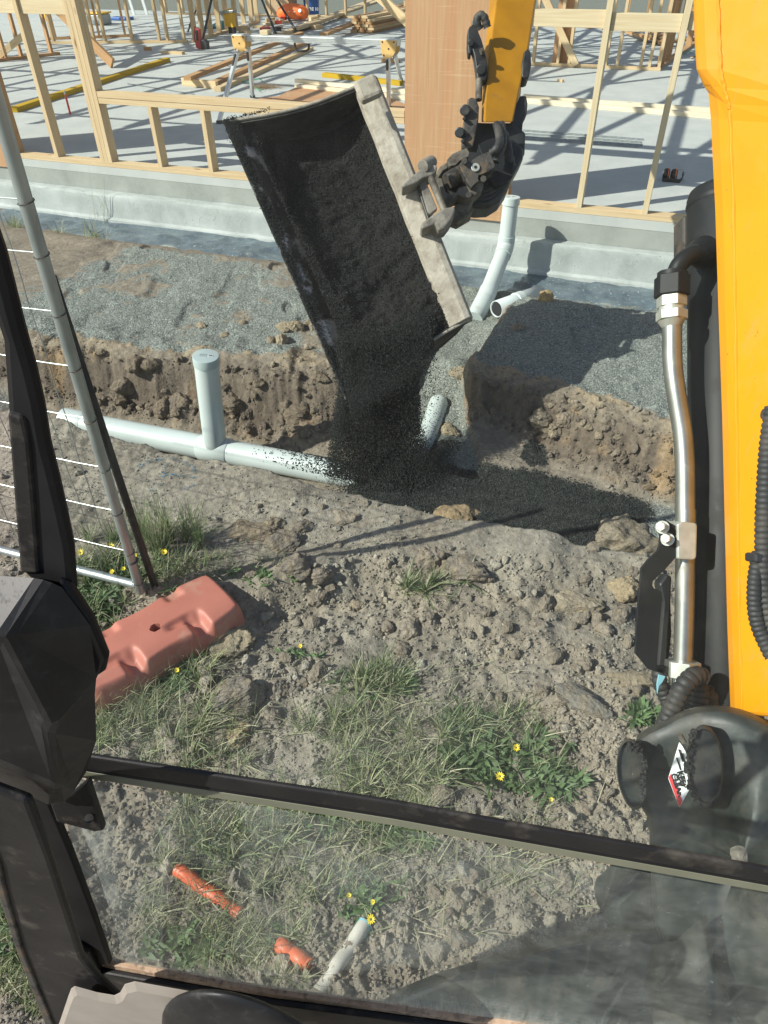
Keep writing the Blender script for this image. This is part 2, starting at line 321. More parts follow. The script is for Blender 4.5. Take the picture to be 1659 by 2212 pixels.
# ================================================================ TERRAIN
def lip_far(a): return np.interp(a,[-6,-3,-1.2,-.3,.3,.7,.86,1.2,1.45,1.8,2.3,3,6],[-2.3,-2.3,-2.42,-2.33,-2.22,-2.1,-2.0,-1.92,-1.97,-2.06,-2.22,-2.3,-2.3])
def foot_far(a): return np.interp(a,[-6,-1.2,.3,.85,1.15,1.25,1.5,1.75,2.4,6],[-2.64,-2.64,-2.57,-2.5,-2.3,-2.15,-2.17,-2.36,-2.44,-2.5])
SMP=[(*G(a_,b_,0.)[:2],c_,d_) for a_,b_,c_,d_ in ((790,1375,.085,.10),(1190,1180,.34,.07),(1190,1430,.16,.10),(600,1640,.12,.08),(380,1075,.25,.10),(700,1110,.22,.05),(1250,1340,.1,.06),(1000,1520,.12,.05),(1130,1880,.10,.06))]
def fields(x,y):
    x=np.asarray(x,float); y=np.asarray(y,float)
    a=x*E1[0]+(y-5.6)*E1[1]; b=x*E2[0]+(y-5.6)*E2[1]
    near=(np.abs(x)<4)&(y<8); fade=np.where(near,1.,0.)
    w1=fbm(x,y,2.2,4,s=3)*.5; w2=fbm(x,y,9,3,s=9)*.5
    bn=-2.985+.07*w1+.035*w2+np.interp(a,[-.8,-.4,.1,.5,.9,1.3,2.1,2.6],[-.06,-.05,-.06,-.075,-.085,-.06,-.03,.04])
    bf=lip_far(a)+.17*w1+.08*w2; ff=np.minimum(foot_far(a)+.04*w2,bf-.03)
    er=np.interp(b,[-2.5,-2.2,-1.9,-.3],[1.5,1.36,1.22,1.27])+.04*w1+.02*w2
    ys=1.93+.05*x+.12*fbm(x,x*0,1.7,2,s=4)
    step=ss(ys-.14,ys+.03,y)
    sm=0
    for px_,py_,rx_,ry_ in SMP: sm=sm+np.exp(-(((x-px_)/rx_)**2+((y-py_)/ry_)**2)**2)
    sm=np.clip(sm*(.75+.5*w2),0,1)
    rough=np.where(y>ys,.25+.75*ss(.15,.55,fbm(x,y,1.6,2,s=40)*.5+.5)*.5,1.)*(1-.85*sm)
    # scraped smooth patch to the right of the lump line
    zn=.045*fbm(x,y,1.1,3,s=1)*(1-ss(2.0,2.6,y))-.055*(1-step)
    zn=zn+.055*np.exp(-((y-ys-.03)/.07)**2)*ss(.45,.75,vn(x*3.1+4,y*.7+2))
    zn=zn+rough*(.034*fbm(x,y,6,5,.6,s=20)+.030*(ridge(x,y,11,4,s=6)-.5)+.012*fbm(x,y,38,3,.6,s=8))+.0035*fbm(x,y,60,2,s=12)
    zn=zn+.035*ss(-.32,-.02,b-bn)*(1-ss(.0,.03,b-bn))*ss(.35,.7,vn(a*4.3,b*.8+5))
    zp=.065-.155*ss(-.95,-.42,b)+.012*fbm(x,y,2.2,4,s=70)+.013*fbm(x,y,12,4,.6,s=33)-.018*ss(.66,.8,vn(x*7+3,y*4.5+1))
    lipband=np.exp(-((b-bf-.10)/.11)**2)
    zp=zp+lipband*(.022+.03*fbm(x,y,9,4,.6,s=15))
    zb=np.interp(a,[-6,-1.5,-1.2,.5,.85,1.0,1.15,1.5,2.05,2.3,2.6,6],[-.13,-.13,-.235,-.235,-.20,-.13,-.105,-.125,-.14,-.17,-.15,-.14])+.012*fbm(x,y,3,3,s=50)+.006*fbm(x,y,25,2,s=55)
    t=ss(0,.07,b-bn); t2=np.clip((b-ff)/(bf-ff),0,1); t2r=t2; t2=.42*t2+.58*ss(.42,.76,t2+.10*w2)
    wallr=4*t2r*(1-t2r)*(.135*(ridge(x,y,5,4,s=2)-.5)+.03*fbm(x,y,22,3,.6,s=44))
    z=np.where(b<-2.8,zn*(1-t)+zb*t,zb*(1-t2)+zp*t2+wallr)
    tb=ss(.80,.87,a)*(1-ss(er-.035,er+.015,a))*ss(-2.62,-2.5,b)*(1-ss(-.5,-.3,b))
    zbr=np.interp(b,[-2.6,-2.3,-1.6,-1.1,-.4],[-.2,-.2,-.10,-.07,-.0])+.02*fbm(x,y,9,3,s=61)
    gm=G(985,775,0.); gm2=G(1110,700,0.)
    zbr=zbr+.10*np.exp(-(((x-gm[0])**2+(y-gm[1])**2)/.018))+.09*np.exp(-(((x-gm2[0]+.05)**2+(y-gm2[1])**2)/.02))
    z=np.where(b>-2.8,z*(1-tb)+np.minimum(z,zbr)*tb,z)
    yard=ss(13.5,15,b); z=np.where(near,z,-.03+.10*yard+.02*fbm(x,y,.5,3))
    blend=np.clip((np.maximum(np.abs(x)-3.4,y-7.4))/.6,0,1); z=np.where(near,z*(1-blend)+(-.03)*blend,z)
    # masks
    n1=fbm(x,y,1.7,5,.6,s=80)*.5+.5; n2=fbm(x,y,7,4,.6,s=90)*.5+.5; n3=fbm(x,y,30,2,.6,s=95)*.5+.5
    gl=ss(-1.85,-1.5,a)*(1-ss(.1,.6,a))*ss(0.0,.10,b-bf)*(1-ss(-1.0,-.75,b))
    gl=np.maximum(gl,ss(-2.6,-2.0,a)*(1-ss(-1.5,-1.2,a))*ss(.02,.1,b-bf)*(1-ss(-1.9,-1.6,b))*.6)
    gr=ss(er-.0,er+.04,a)*ss(.02,.16,b-bf)*(1-ss(-.45,-.3,b))
    grav=ss(.42,.62,np.maximum(gl*(n1*1.15+.20),gr*(n1*.35+.78))*1.0-1.25*(n2-.47)*(1-.45*gr)-.5*(n3-.5))
    grav=np.maximum(grav,ss(.5,.6,tb+.3*(n2-.5))*.95)
    floor_=ss(.02,.07,b-bn)*(1-ss(-.06,.04,b-ff))
    grav=np.maximum(grav,floor_*(1-ss(-1.35,-1.1,a)))
    tar=floor_*ss(.86,1.0,a+.1*(n2-.5))*(1-ss(2.18,2.26,a+.12*(n2-.5)-.16*(b+2.7)))*(1-ss(1.2,1.35,a)*ss(-2.47,-2.41,b+.12*(n2-.5)))
    sg_=G(1160,955,-.05); tar=np.maximum(tar,.9*ss(.5,.62,n3*.3+.8*np.exp(-(((x-sg_[0])**2*2+(y-sg_[1])**2)/.012))))
    grav=np.maximum(grav,floor_*ss(2.2,2.3,a))
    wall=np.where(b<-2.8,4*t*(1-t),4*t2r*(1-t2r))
    return dict(a=a,b=b,z=z,grav=np.clip(grav,0,1),tar=np.clip(tar,0,1),wall=wall,n1=n1,n2=n2,n3=n3,bn=bn,bf=bf,ys=ys,lip=lipband,far=(b>-2.8),yard=yard,tb=tb,t2=t2,sm=sm)
def H(x,y): return fields(x,y)['z']
def T(x,y,it=10):
    z=0.
    for _ in range(it):
        p=G(x,y,z); z=.5*z+.5*float(H(p[0],p[1]))
    p=G(x,y,z); return np.array([p[0],p[1],float(H(p[0],p[1]))])
def soilcol(f):
    n1,n2,n3=f['n1'],f['n2'],f['n3']
    c=np.array([.218,.199,.162])[None]*np.ones((n1.size,1))
    def mx(c,m,col): m=np.clip(m,0,1).reshape(-1,1); return c*(1-m)+np.array(col)*m
    c=mx(c,ss(.45,.7,n2.ravel()),[.285,.264,.214]); c=mx(c,ss(.56,.75,n1.ravel())*.6,[.29,.25,.19])
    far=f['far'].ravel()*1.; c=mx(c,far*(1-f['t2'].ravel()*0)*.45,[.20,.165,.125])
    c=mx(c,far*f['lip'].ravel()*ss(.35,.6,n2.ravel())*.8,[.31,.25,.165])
    c=mx(c,f['sm'].ravel()*.5,[.285,.265,.225]); c=mx(c,f['wall'].ravel()*.8,[.115,.09,.067]); c=mx(c,f['wall'].ravel()*ss(.58,.72,n2.ravel())*.8,[.30,.21,.115])  # wall soil: moist brown, darkened further for the shade in its rough face
    c=mx(c,ss(.68,.8,n3.ravel())*.25,[.34,.29,.21])
    return c
def grow(a,b,st,mx_,lo,hi,g=1.12):
    m=list(np.arange(a,b,st)); s=st; v=m[-1]
    while v<hi: s=min(s*g,mx_); v+=s; m.append(v)
    s=st; v=m[0]; L=[]
    while v>lo: s=min(s*g,mx_); v-=s; L.append(v)
    return np.array(L[::-1]+m)
def build_ground():
    xs=grow(-2.1,2.15,.0085,8,-70,70); ys=np.array(sorted(set(list(np.arange(.25,3.3,.0072))+list(np.arange(3.3,5.4,.012)))))
    ys=np.concatenate([[-40,-20,-8,-4,-2,-1,-.4,0,.12,.2],ys,grow(5.42,5.5,.02,8,5.41,90)[1:]])
    X,Y=np.meshgrid(xs,ys); f=fields(X,Y); nx,ny=len(xs),len(ys)
    V=np.stack([X.ravel(),Y.ravel(),f['z'].ravel()],1)
    i=np.arange(nx*ny).reshape(ny,nx); Fc=np.stack([i[:-1,:-1].ravel(),i[:-1,1:].ravel(),i[1:,1:].ravel(),i[1:,:-1].ravel()],1)
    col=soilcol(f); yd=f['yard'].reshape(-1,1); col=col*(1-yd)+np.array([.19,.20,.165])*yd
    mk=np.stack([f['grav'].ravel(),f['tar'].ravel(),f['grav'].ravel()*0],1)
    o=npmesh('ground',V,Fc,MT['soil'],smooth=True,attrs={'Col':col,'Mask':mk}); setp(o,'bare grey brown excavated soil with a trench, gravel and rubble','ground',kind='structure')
build_ground()
# ---------------------------------------------------------------- clods and crumbs
import bmesh
def ico(n):
    bm=bmesh.new(); bmesh.ops.create_icosphere(bm,subdivisions=n,radius=1); bm.verts.ensure_lookup_table()
    V=np.array([v.co[:] for v in bm.verts]); Fc=np.array([[v.index for v in f.verts] for f in bm.faces]); bm.free(); return V,Fc
IC={k:ico(k) for k in (1,2,3,4,5)}
def rock(seed,n=3,rough=.16,flat=.75,cuts=9):
    r=np.random.default_rng(seed); V,Fc=IC[n]; V=V.copy()
    for _ in range(cuts):
        d=unit(r.normal(size=3)); h=r.uniform(.62,.88); e=np.maximum(0,V@d-h); V=V-e[:,None]*d*.93
    am=rough
    for k in (2.3,4.9,9.7,19,34):
        q=r.normal(size=(3,3)); ph=r.uniform(0,6,3)
        s_=sum(np.sin(V@unit(q[j])*k+ph[j]) for j in range(3))/3
        V=V*(1+am*s_)[:,None]; am*=.58
    return V*np.array([1,r.uniform(.65,1),flat*r.uniform(.8,1.1)]),Fc
def scatter(name,P,sz,mat_,cols,shapes,label,cat,sink=.25,loc=(0,0,0),flatrot=False,parent=None):
    Vs=[];Fs=[];Cs=[];off=0
    sid=RNG.integers(0,len(shapes),len(P))
    for k,(V,Fc) in enumerate(shapes):
        idx=np.where(sid==k)[0]; m=len(idx)
        if not m: continue
        if flatrot:
            an=RNG.uniform(0,6.283,m); Rm=np.zeros((m,3,3)); Rm[:,0,0]=np.cos(an);Rm[:,0,1]=-np.sin(an);Rm[:,1,0]=np.sin(an);Rm[:,1,1]=np.cos(an);Rm[:,2,2]=1
        else:
            q=RNG.normal(size=(m,4)); q/=np.linalg.norm(q,axis=1)[:,None]; w,x,y,z=q.T
            Rm=np.stack([1-2*(y*y+z*z),2*(x*y-z*w),2*(x*z+y*w),2*(x*y+z*w),1-2*(x*x+z*z),2*(y*z-x*w),2*(x*z-y*w),2*(y*z+x*w),1-2*(x*x+y*y)],1).reshape(m,3,3)
        VV=np.einsum('mij,vj->mvi',Rm,V)*sz[idx][:,None,None]+P[idx][:,None,:]; VV[:,:,2]-=0
        n=len(V); Vs.append(VV.reshape(-1,3)); Fs.append((Fc[None]+ (np.arange(m)*n)[:,None,None]).reshape(-1,3)+off); Cs.append(np.repeat(cols[idx],n,0)); off+=m*n
    o=npmesh(name,np.concatenate(Vs),np.concatenate(Fs),mat_,parent=parent,loc=loc,attrs={'Col':np.concatenate(Cs)})
    if parent is None: setp(o,label,cat,kind='stuff')
    else: setp(o,kind='stuff')
    return o
def rand_disp(n,x0,x1,y0,y1):   # random ground spots inside the part of the ground the photograph covers
    X=RNG.uniform(x0,x1,n); Y=RNG.uniform(y0,y1,n); u=(X*S-384)/F; v=(512-Y*S)/F
    r=np.array(fwd)[None]+u[:,None]*np.array(right)+v[:,None]*np.array(up); z=np.zeros(n)
    for _ in range(5):
        t=(z-CZ)/r[:,2]; p=r[:,:2]*t[:,None]; z=.5*z+.5*H(p[:,0],p[:,1])
    return np.stack([p[:,0],p[:,1],H(p[:,0],p[:,1])],1)
def crumb_cols(P,jit=.18):
    f=fields(P[:,0],P[:,1]); c=soilcol(f)*1.12; return c*(1+RNG.uniform(-jit,jit,(len(P),1)))
sm1=[rock(100+i,1,.25) for i in range(8)]; sm3=[rock(300+i,3,.34,.6,5) for i in range(12)]
def crumbs():
    P=rand_disp(52000,0,1500,640,2212); f=fields(P[:,0],P[:,1])
    dens=.18+.5*ss(.45,.65,f['n2'])+np.where(P[:,1]<f['ys'],.45,.0)+.6*f['wall']*f['far']+.5*f['lip']*f['far']
    soft=(f['tar']<.3)&((f['grav']<.4)|(f['far']&(RNG.random(len(P))<.06)))
    dens=dens*(1-.75*f['sm']); P=P[(RNG.random(len(P))<dens)&soft]; sz=.0022+.0045*RNG.random(len(P))**2.5
    sz*=np.where(P[:,1]<2.0,1.25,1); P[:,2]+=sz*.3
    scatter('soil_crumbs',P,sz,MT['clod'],crumb_cols(P),sm1,'fine dry crumbs of grey brown soil strewn over the ground','soil')
    P=rand_disp(15000,0,1500,700,2212); f=fields(P[:,0],P[:,1])
    dens=.01+.42*ss(.52,.66,f['n2']*.6+f['n1']*.4)*np.where(P[:,1]<f['ys']+.1,1,.3)+.10*np.where(P[:,1]<f['ys']+.1,1,0)*(P[:,1]>.9)+.65*f['wall']*f['far']+.6*f['lip']*f['far']*(P[:,0]>.6)
    soft=(f['tar']<.3)&(f['grav']<.5)
    dens=dens*(1-.95*f['sm']); P=P[(RNG.random(len(P))<dens)&soft]; sz=.0055+.019*RNG.random(len(P))**4.5; sz=np.where(P[:,1]>2.4,sz*1.25,sz); P[:,2]+=sz*.25
    scatter('loose_rubble',P,sz,MT['clod'],crumb_cols(P,.2),sm3,'loose rubble of small broken soil lumps between the weeds and trench','rubble')
    # blue metal and hot black gravel grains standing proud of their beds
    P=rand_disp(60000,60,1500,540,1130); f=fields(P[:,0],P[:,1]); k=(RNG.random(len(P))<f['grav']*.7)&(f['tar']<.2); P=P[k]
    sz=.0026+.0022*RNG.random(len(P)); g=RNG.random((len(P),1)); c=np.array([.13,.145,.13])*(1-g)+np.array([.32,.345,.31])*g
    scatter('gravel_grains',P+np.array([0,0,.001]),sz,MT['grain'],c,sm1,'fine blue grey crushed gravel spread over the pad beside the trench','gravel')
    P=rand_disp(60000,780,1420,950,1170); f=fields(P[:,0],P[:,1]); P=P[RNG.random(len(P))<f['tar']]; sz=.0028+.0026*RNG.random(len(P))**1.5; g=RNG.random((len(P),1))**2
    c=np.array([.014,.016,.015])*(1-g)+np.array([.05,.057,.054])*g
    scatter('black_gravel',P+np.array([0,0,.0015]),sz,MT['tar'],c,sm1,'bed of fine black coated gravel filling the right part of the trench','gravel')
crumbs()
def clod(x,y,r,label,group=None,seed=0,col=(.235,.20,.16),flat=.75,sx=1,rz=0,lift=.25,n=4,rough=.16):
    p=T(x,y); V,Fc=rock(900+seed,n,rough*1.35,flat,6); V=V*(1+.11*fbm(V[:,0]*1.3+V[:,2],V[:,1]*1.3-V[:,2]*.7,2.2,5,.7,s=seed))[:,None]; ca,sa=math.cos(rz),math.sin(rz)
    V=V*np.array([sx,1,1]); V=V@np.array([[ca,sa,0],[-sa,ca,0],[0,0,1]])*r; 
    c=np.array(col)[None]*np.ones((len(V),1)); k=ss(.3,.8,np.sin(V[:,0]*61/ (r*10)+seed)*np.sin(V[:,1]*37/(r*10)+seed*2)*.5+.5)[:,None]; c=c*(1-.35*k)+np.array([.29,.225,.14])*.35*k
    o=npmesh('soil_clod',V+p+np.array([0,0,r*lift]),Fc,MT['clod'],loc=tuple(p),smooth=False,attrs={'Col':c}); return setp(o,label,'soil clod',group or 'large clods lying around the trench')
PX=S/F  # display pixel -> radius per metre of depth
def pr(px,x,y): q=T(x,y); return px*PX*float((Vector(q)-Vector((0,0,CZ))).dot(fwd))
SPEC=[(560,1150,40,'big rough lump of dark soil lying left at the edge of the scraped strip',(.22,.18,.13),.75,1.35,-.2),
(618,1165,44,'dark crumbly lump pressed against the right of the big left lump',(.185,.16,.13),.7,1.2,.4),(655,1140,26,'smaller dark clod on top right of the big left lump',(.19,.165,.135),.8,1.1,.9),(590,1128,22,'tan topped clod on the back of the big left lump',(.25,.21,.15),.8,1.1,.2),
(930,1212,40,'upright split clod with a smooth broken face in the middle of the soil ridge',(.24,.205,.165),1.0,1,.3),
(1000,1228,44,'cracked clod just right of the upright split one on the soil ridge',(.215,.185,.15),.7,1.2,-.3),
(1350,1165,70,'broad tan lump at the near lip below the right end of the black gravel',(.25,.215,.16),.6,1.2,.1),
(968,1112,44,'orange streaked clod on the lip where the black gravel begins',(.29,.215,.125),.5,1.2,-.2),
(800,800,1,None,None,1,1,0),
(1346,1262,33,'rounded clod with a rusty cream patch left of the dark guard plate',(.33,.265,.17),.8,1.1,.3),
(1240,1308,46,'broad yellowish clod below the right side of the soil ridge',(.285,.245,.18),.65,1.3,-.2),
(1360,1470,50,'smooth tan clod left of the blue taped hose',(.28,.235,.165),.6,1.4,-.1),
(1265,1522,46,'flat layered slab of grey soil right of the leafy weeds',(.20,.185,.155),.5,1.5,-.7),
(510,1588,36,'rounded sandy clod with a long dark shadow in the lower left rubble',(.36,.29,.18),.85,1,.2),
(487,1385,50,'pale sandy clod lying against the end of the red fence block',(.30,.255,.18),.7,1.1,.1),
(345,1432,31,'dark rounded clod in front of the red fence block',(.20,.175,.14),.95,1,0),
(500,1500,60,'large crumbly grey clod in the left rubble below the red block',(.215,.19,.155),.65,1.1,.5),
(600,1490,34,'hollowed grey clod at the centre left of the rubble',(.215,.19,.155),.75,1.2,.5),
(745,1118,24,'pale round clod on the scraped strip below the pipe end',(.26,.225,.175),.85,1.1,0),
(640,1225,30,'grey clod beside the tiny green seedling',(.19,.165,.135),.8,1.15,0),
(692,1237,26,'rounded grey clod right of the seedling under the scraped strip',(.20,.17,.14),.85,1.1,.4),
(697,1283,18,'dark angular clod standing alone below the scraped strip',(.17,.15,.125),.95,1,.4),
(925,1337,20,'squarish clod right of the footprint in the rubble',(.22,.19,.155),.85,1,.3),
(770,1312,20,'light tan angular clod above the footprint',(.27,.225,.165),.85,1,.1),
(1450,1110,1,None,None,1,1,0),
(1170,895,30,'large crumbled clod on the far slope above the black gravel',(.27,.225,.165),.8,1.1,.1),
(1225,905,24,'rounded clod second from the left on the far slope',(.25,.205,.155),.8,1.1,.5),
(1180,650,22,'orange clay clod on the gravel beside the grey stub pipe',(.37,.27,.13),.9,1.1,.3),
(1118,710,15,'small brown clod in the branch trench below the grey stub pipe',(.24,.20,.15),.9,1,.3),
(968,928,22,'yellowish clod beside the white bend in the branch trench',(.29,.245,.165),.9,1,.9),
(992,805,20,'pale clod on the corner where the branch trench meets the gravel pad',(.29,.25,.18),.85,1,.2),
(630,708,26,'tan clod on the far lip of the trench left of the bucket',(.30,.25,.17),.8,1.2,0),
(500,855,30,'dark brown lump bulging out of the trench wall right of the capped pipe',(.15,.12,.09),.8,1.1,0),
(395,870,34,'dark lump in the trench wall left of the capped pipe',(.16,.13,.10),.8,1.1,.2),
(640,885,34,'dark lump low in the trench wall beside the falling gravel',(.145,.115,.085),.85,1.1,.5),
(352,962,20,'clod perched on the near lip between pole and capped pipe',(.19,.165,.135),.8,1.2,0),
(480,985,26,'heap of crumbs on the near lip at the foot of the capped pipe',(.18,.155,.125),.6,1.5,0)]
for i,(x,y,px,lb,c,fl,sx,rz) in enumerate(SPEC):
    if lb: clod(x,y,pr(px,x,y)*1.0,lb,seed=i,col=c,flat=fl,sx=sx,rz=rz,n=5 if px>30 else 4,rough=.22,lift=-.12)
rr=random.Random(5)
ZN=[(1020,1470,1180,1420,16,13,24,'grey brown clod in the rubble along the foot of the soil ridge'),(420,900,1240,1560,22,10,22,'rough clod in the crumbly rubble left of the bare footprint'),
(1080,1380,1330,1560,12,12,26,'rough clod in the rubble between the leafy weeds and the dark guard plate'),(1180,1420,860,950,14,8,18,'tan clod tumbled on the far slope above the black gravel'),
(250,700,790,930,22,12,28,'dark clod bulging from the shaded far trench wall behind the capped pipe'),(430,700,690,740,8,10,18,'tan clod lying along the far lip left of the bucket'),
(500,900,1080,1240,10,8,15,'small clod on the scraped strip below the lying white pipe'),(250,900,1700,2040,14,8,18,'clod among the grass seen through the lower pane'),(900,1280,1700,2060,18,12,30,'clod of dry soil seen through the lower pane left of the dark casting')]
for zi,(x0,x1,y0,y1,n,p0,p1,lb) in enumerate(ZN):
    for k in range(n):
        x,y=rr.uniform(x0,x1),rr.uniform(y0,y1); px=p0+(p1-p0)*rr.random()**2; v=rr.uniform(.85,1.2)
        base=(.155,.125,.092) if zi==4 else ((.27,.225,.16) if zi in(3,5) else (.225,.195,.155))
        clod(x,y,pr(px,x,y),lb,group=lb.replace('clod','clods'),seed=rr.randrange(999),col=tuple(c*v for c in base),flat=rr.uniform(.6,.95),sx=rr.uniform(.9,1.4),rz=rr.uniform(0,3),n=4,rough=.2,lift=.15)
# ---------------------------------------------------------------- grass, weeds, flowers
def blades(P,L,wid,lean,droop,col,leaf=False,ns=5,azr=None):
    n=len(P); az=RNG.uniform(0,6.283,n) if azr is None else azr; dx=np.stack([np.cos(az),np.sin(az),0*az],1); sx=np.stack([-np.sin(az),np.cos(az),0*az],1)
    tw=RNG.uniform(-.5,.5,n)
    t=np.linspace(0,1,ns); V=np.zeros((n,ns,2,3))
    for i,tt in enumerate(t):
        h=L*(np.cos(lean)*tt-droop*tt**2*.75); o_=L*(np.sin(lean)*tt+droop*tt**2*.7)
        c=P+dx*o_[:,None]+np.array([0,0,1.])*np.maximum(h,.002+.0*h)[:,None]
        w=wid*(np.sin(math.pi*(tt*.92+.06)**.7) if leaf else (1-.85*tt**1.5)*.5)
        side=sx*np.cos(tw+tt)[:,None]+np.array([0,0,1.])*np.sin(tw+tt)[:,None]*.6
        V[:,i,0]=c-side*w[:,None]; V[:,i,1]=c+side*w[:,None]
    base=(np.arange(n)*ns*2)[:,None,None]; q=np.array([[2*i,2*i+1,2*i+3,2*i+2] for i in range(ns-1)])[None]
    g=np.repeat(col,ns*2,0)
    return V.reshape(-1,3),(q+base).reshape(-1,4),g
GR=[] # grass pieces
GREEN=np.array([[.15,.20,.085],[.20,.25,.125],[.26,.30,.165],[.12,.17,.075]]); DRY=np.array([[.42,.41,.26],[.50,.48,.33],[.34,.36,.20],[.30,.34,.18]])
def tuft(x,y,sx,sy,n,L0,L1,dry=.2,lean=.5,droop=.5,w=.0045,clump=0):
    if n>250: n=int(n*.68); dry=min(.9,dry+.12); w*=.85
    if clump:
        cx=RNG.uniform(-1,1,(clump,2)); ii=RNG.integers(0,clump,n); X=x+sx*cx[ii,0]+RNG.normal(0,sx*.07,n); Y=y+sy*cx[ii,1]+RNG.normal(0,sy*.07,n)
    else: X=x+RNG.normal(0,sx*.5,n); Y=y+RNG.normal(0,sy*.5,n)
    u=(X*S-384)/F; v=(512-Y*S)/F; r=np.array(fwd)[None]+u[:,None]*np.array(right)+v[:,None]*np.array(up); z=np.zeros(n)
    for _ in range(4): t=(z-CZ)/r[:,2]; p=r[:,:2]*t[:,None]; z=.5*z+.5*H(p[:,0],p[:,1])
    P=np.stack([p[:,0],p[:,1],H(p[:,0],p[:,1])-.003],1)
    col=np.where(RNG.random((n,1))<dry,DRY[RNG.integers(0,4,n)],GREEN[RNG.integers(0,4,n)])*RNG.uniform(.8,1.25,(n,1))
    GR.append(blades(P,RNG.uniform(L0,L1,n),w*RNG.uniform(.6,1.3,n),np.abs(RNG.normal(0,lean,n)),RNG.uniform(0,droop,n),col))
def flush(lst,name,label,cat):
    off=0;Vs=[];Fs=[];Cs=[]
    for V,Fc,C in lst: Vs.append(V);Fs.append(Fc+off);Cs.append(C);off+=len(V)
    o=npmesh(name,np.concatenate(Vs),np.concatenate(Fs),MT['leaf'],attrs={'Col':np.concatenate(Cs)},smooth=True); setp(o,label,cat,kind='stuff')
tuft(330,1190,50,26,420,.12,.30,.12,.25,.35,.005,6); tuft(400,1185,36,22,180,.10,.24,.15,.3,.4,.005,4)
tuft(330,1235,120,30,700,.05,.14,.2,.6,.6,.0045); tuft(200,1215,70,50,620,.06,.16,.15,.5,.5,.005,14); tuft(220,1320,50,50,360,.05,.13,.15,.6,.5,.005,10)
tuft(520,1215,110,18,260,.03,.08,.3,.7,.5,.004,12)
tuft(340,1490,130,90,1200,.05,.15,.5,.95,.6,.0042,40); tuft(270,1560,90,60,1100,.06,.15,.3,.7,.6,.0042,24); tuft(420,1600,130,60,700,.04,.13,.4,.8,.7,.004,30)
tuft(905,1272,34,16,170,.05,.14,.25,.9,.5,.005,3); tuft(1010,1255,14,5,14,.10,.2,.2,1.0,.3,.006)
tuft(800,1480,62,26,330,.05,.15,.55,1.3,.4,.0055,12); tuft(830,1465,60,20,200,.06,.14,.05,.6,.5,.006,6)
tuft(800,1600,100,70,1000,.05,.15,.55,1.15,.5,.0042,40); tuft(860,1680,90,40,560,.05,.15,.5,1.2,.5,.005,14); tuft(700,1560,60,40,260,.05,.13,.4,.9,.5,.004,14)
tuft(1010,1590,70,40,420,.05,.13,.3,.8,.6,.005,12); tuft(1080,1560,110,50,320,.04,.12,.45,.9,.6,.004,20); tuft(1150,1650,50,30,160,.04,.11,.3,.9,.6,.0045,9)
tuft(620,1760,220,60,1200,.05,.14,.55,1.2,.6,.0045,50); tuft(520,1830,100,50,600,.06,.15,.3,1.1,.6,.0065,14); tuft(820,1760,100,60,500,.05,.14,.3,.9,.6,.004,20)
tuft(480,1950,180,110,1300,.04,.11,.5,1.0,.6,.0035,50); tuft(720,1900,120,60,380,.05,.13,.5,1.1,.6,.0035,22); tuft(540,2060,110,60,900,.03,.08,.6,.9,.7,.003,20); tuft(950,1900,200,120,260,.05,.14,.7,1.2,.5,.003,40)
tuft(60,2050,70,120,1500,.03,.08,.35,.8,.6,.0035,60); tuft(30,488,12,7,70,.08,.18,.4,.7,.5,.006); tuft(125,502,16,6,24,.08,.22,.5,.9,.4,.005); tuft(205,515,26,6,40,.08,.25,.6,.8,.4,.007); tuft(215,480,12,8,5,.4,.55,.7,.45,.1,.006)
tuft(900,1800,420,130,700,.04,.12,.8,1.4,.3,.0028); tuft(900,1500,330,90,350,.04,.12,.8,1.4,.3,.0028); tuft(1150,1880,160,110,160,.04,.12,.8,1.4,.4,.0028)
flush(GR,'grass','green and straw coloured grass growing and lying over the dug soil','grass')
LF=[]
def weeds(x,y,sx,sy,n,L0,L1,w,dark=1.):
    X=x+RNG.normal(0,sx*.5,n); Y=y+RNG.normal(0,sy*.5,n); k=7; Ps=[]
    for a_,b_ in zip(X,Y): Ps+= [T(a_,b_,5)]*k
    P=np.array(Ps)+RNG.normal(0,.006,(n*k,3))*[1,1,.4]; m=len(P); col=np.array([.095,.155,.06])[None]*dark*RNG.uniform(.7,1.5,(m,1))*np.array([1,1,1.])+RNG.uniform(0,.03,(m,1))
    LF.append(blades(P,RNG.uniform(L0,L1,m),w*RNG.uniform(.6,1.2,m),RNG.uniform(.5,1.4,m),RNG.uniform(0,.4,m),col,True,6))
weeds(1080,1640,100,55,75,.03,.06,.010); weeds(1180,1690,80,22,40,.03,.065,.011); weeds(1010,1560,60,30,26,.03,.05,.008); weeds(1385,1545,40,18,22,.03,.055,.009,1.2); weeds(820,1480,70,26,46,.025,.045,.008,.8)
weeds(380,1450,60,40,40,.02,.045,.008,1.3); weeds(200,1320,60,50,55,.025,.05,.009); weeds(250,1240,90,30,50,.025,.05,.009); weeds(560,1245,60,14,16,.02,.035,.007,1.3); weeds(637,1247,8,4,3,.025,.03,.011,1.6); weeds(400,1400,30,20,14,.03,.05,.008,1.3)
weeds(700,1760,110,30,34,.02,.04,.008,1.3); weeds(430,2040,120,50,50,.02,.035,.007,1.2); weeds(880,1800,90,30,34,.02,.04,.008,1.2); weeds(800,1940,50,40,16,.025,.045,.006,1.2); weeds(650,1410,30,14,8,.02,.035,.005,1.2); weeds(60,2000,60,120,60,.02,.035,.007)
flush(LF,'leafy_weeds','low leafy green weeds growing in patches on the soil','weeds')
MT['petal']=plain('petal',(.80,.62,.03),.5); MT['fcentre']=plain('flower_centre',(.10,.10,.03),.7); MT['stem']=plain('stem',(.10,.18,.05),.6)
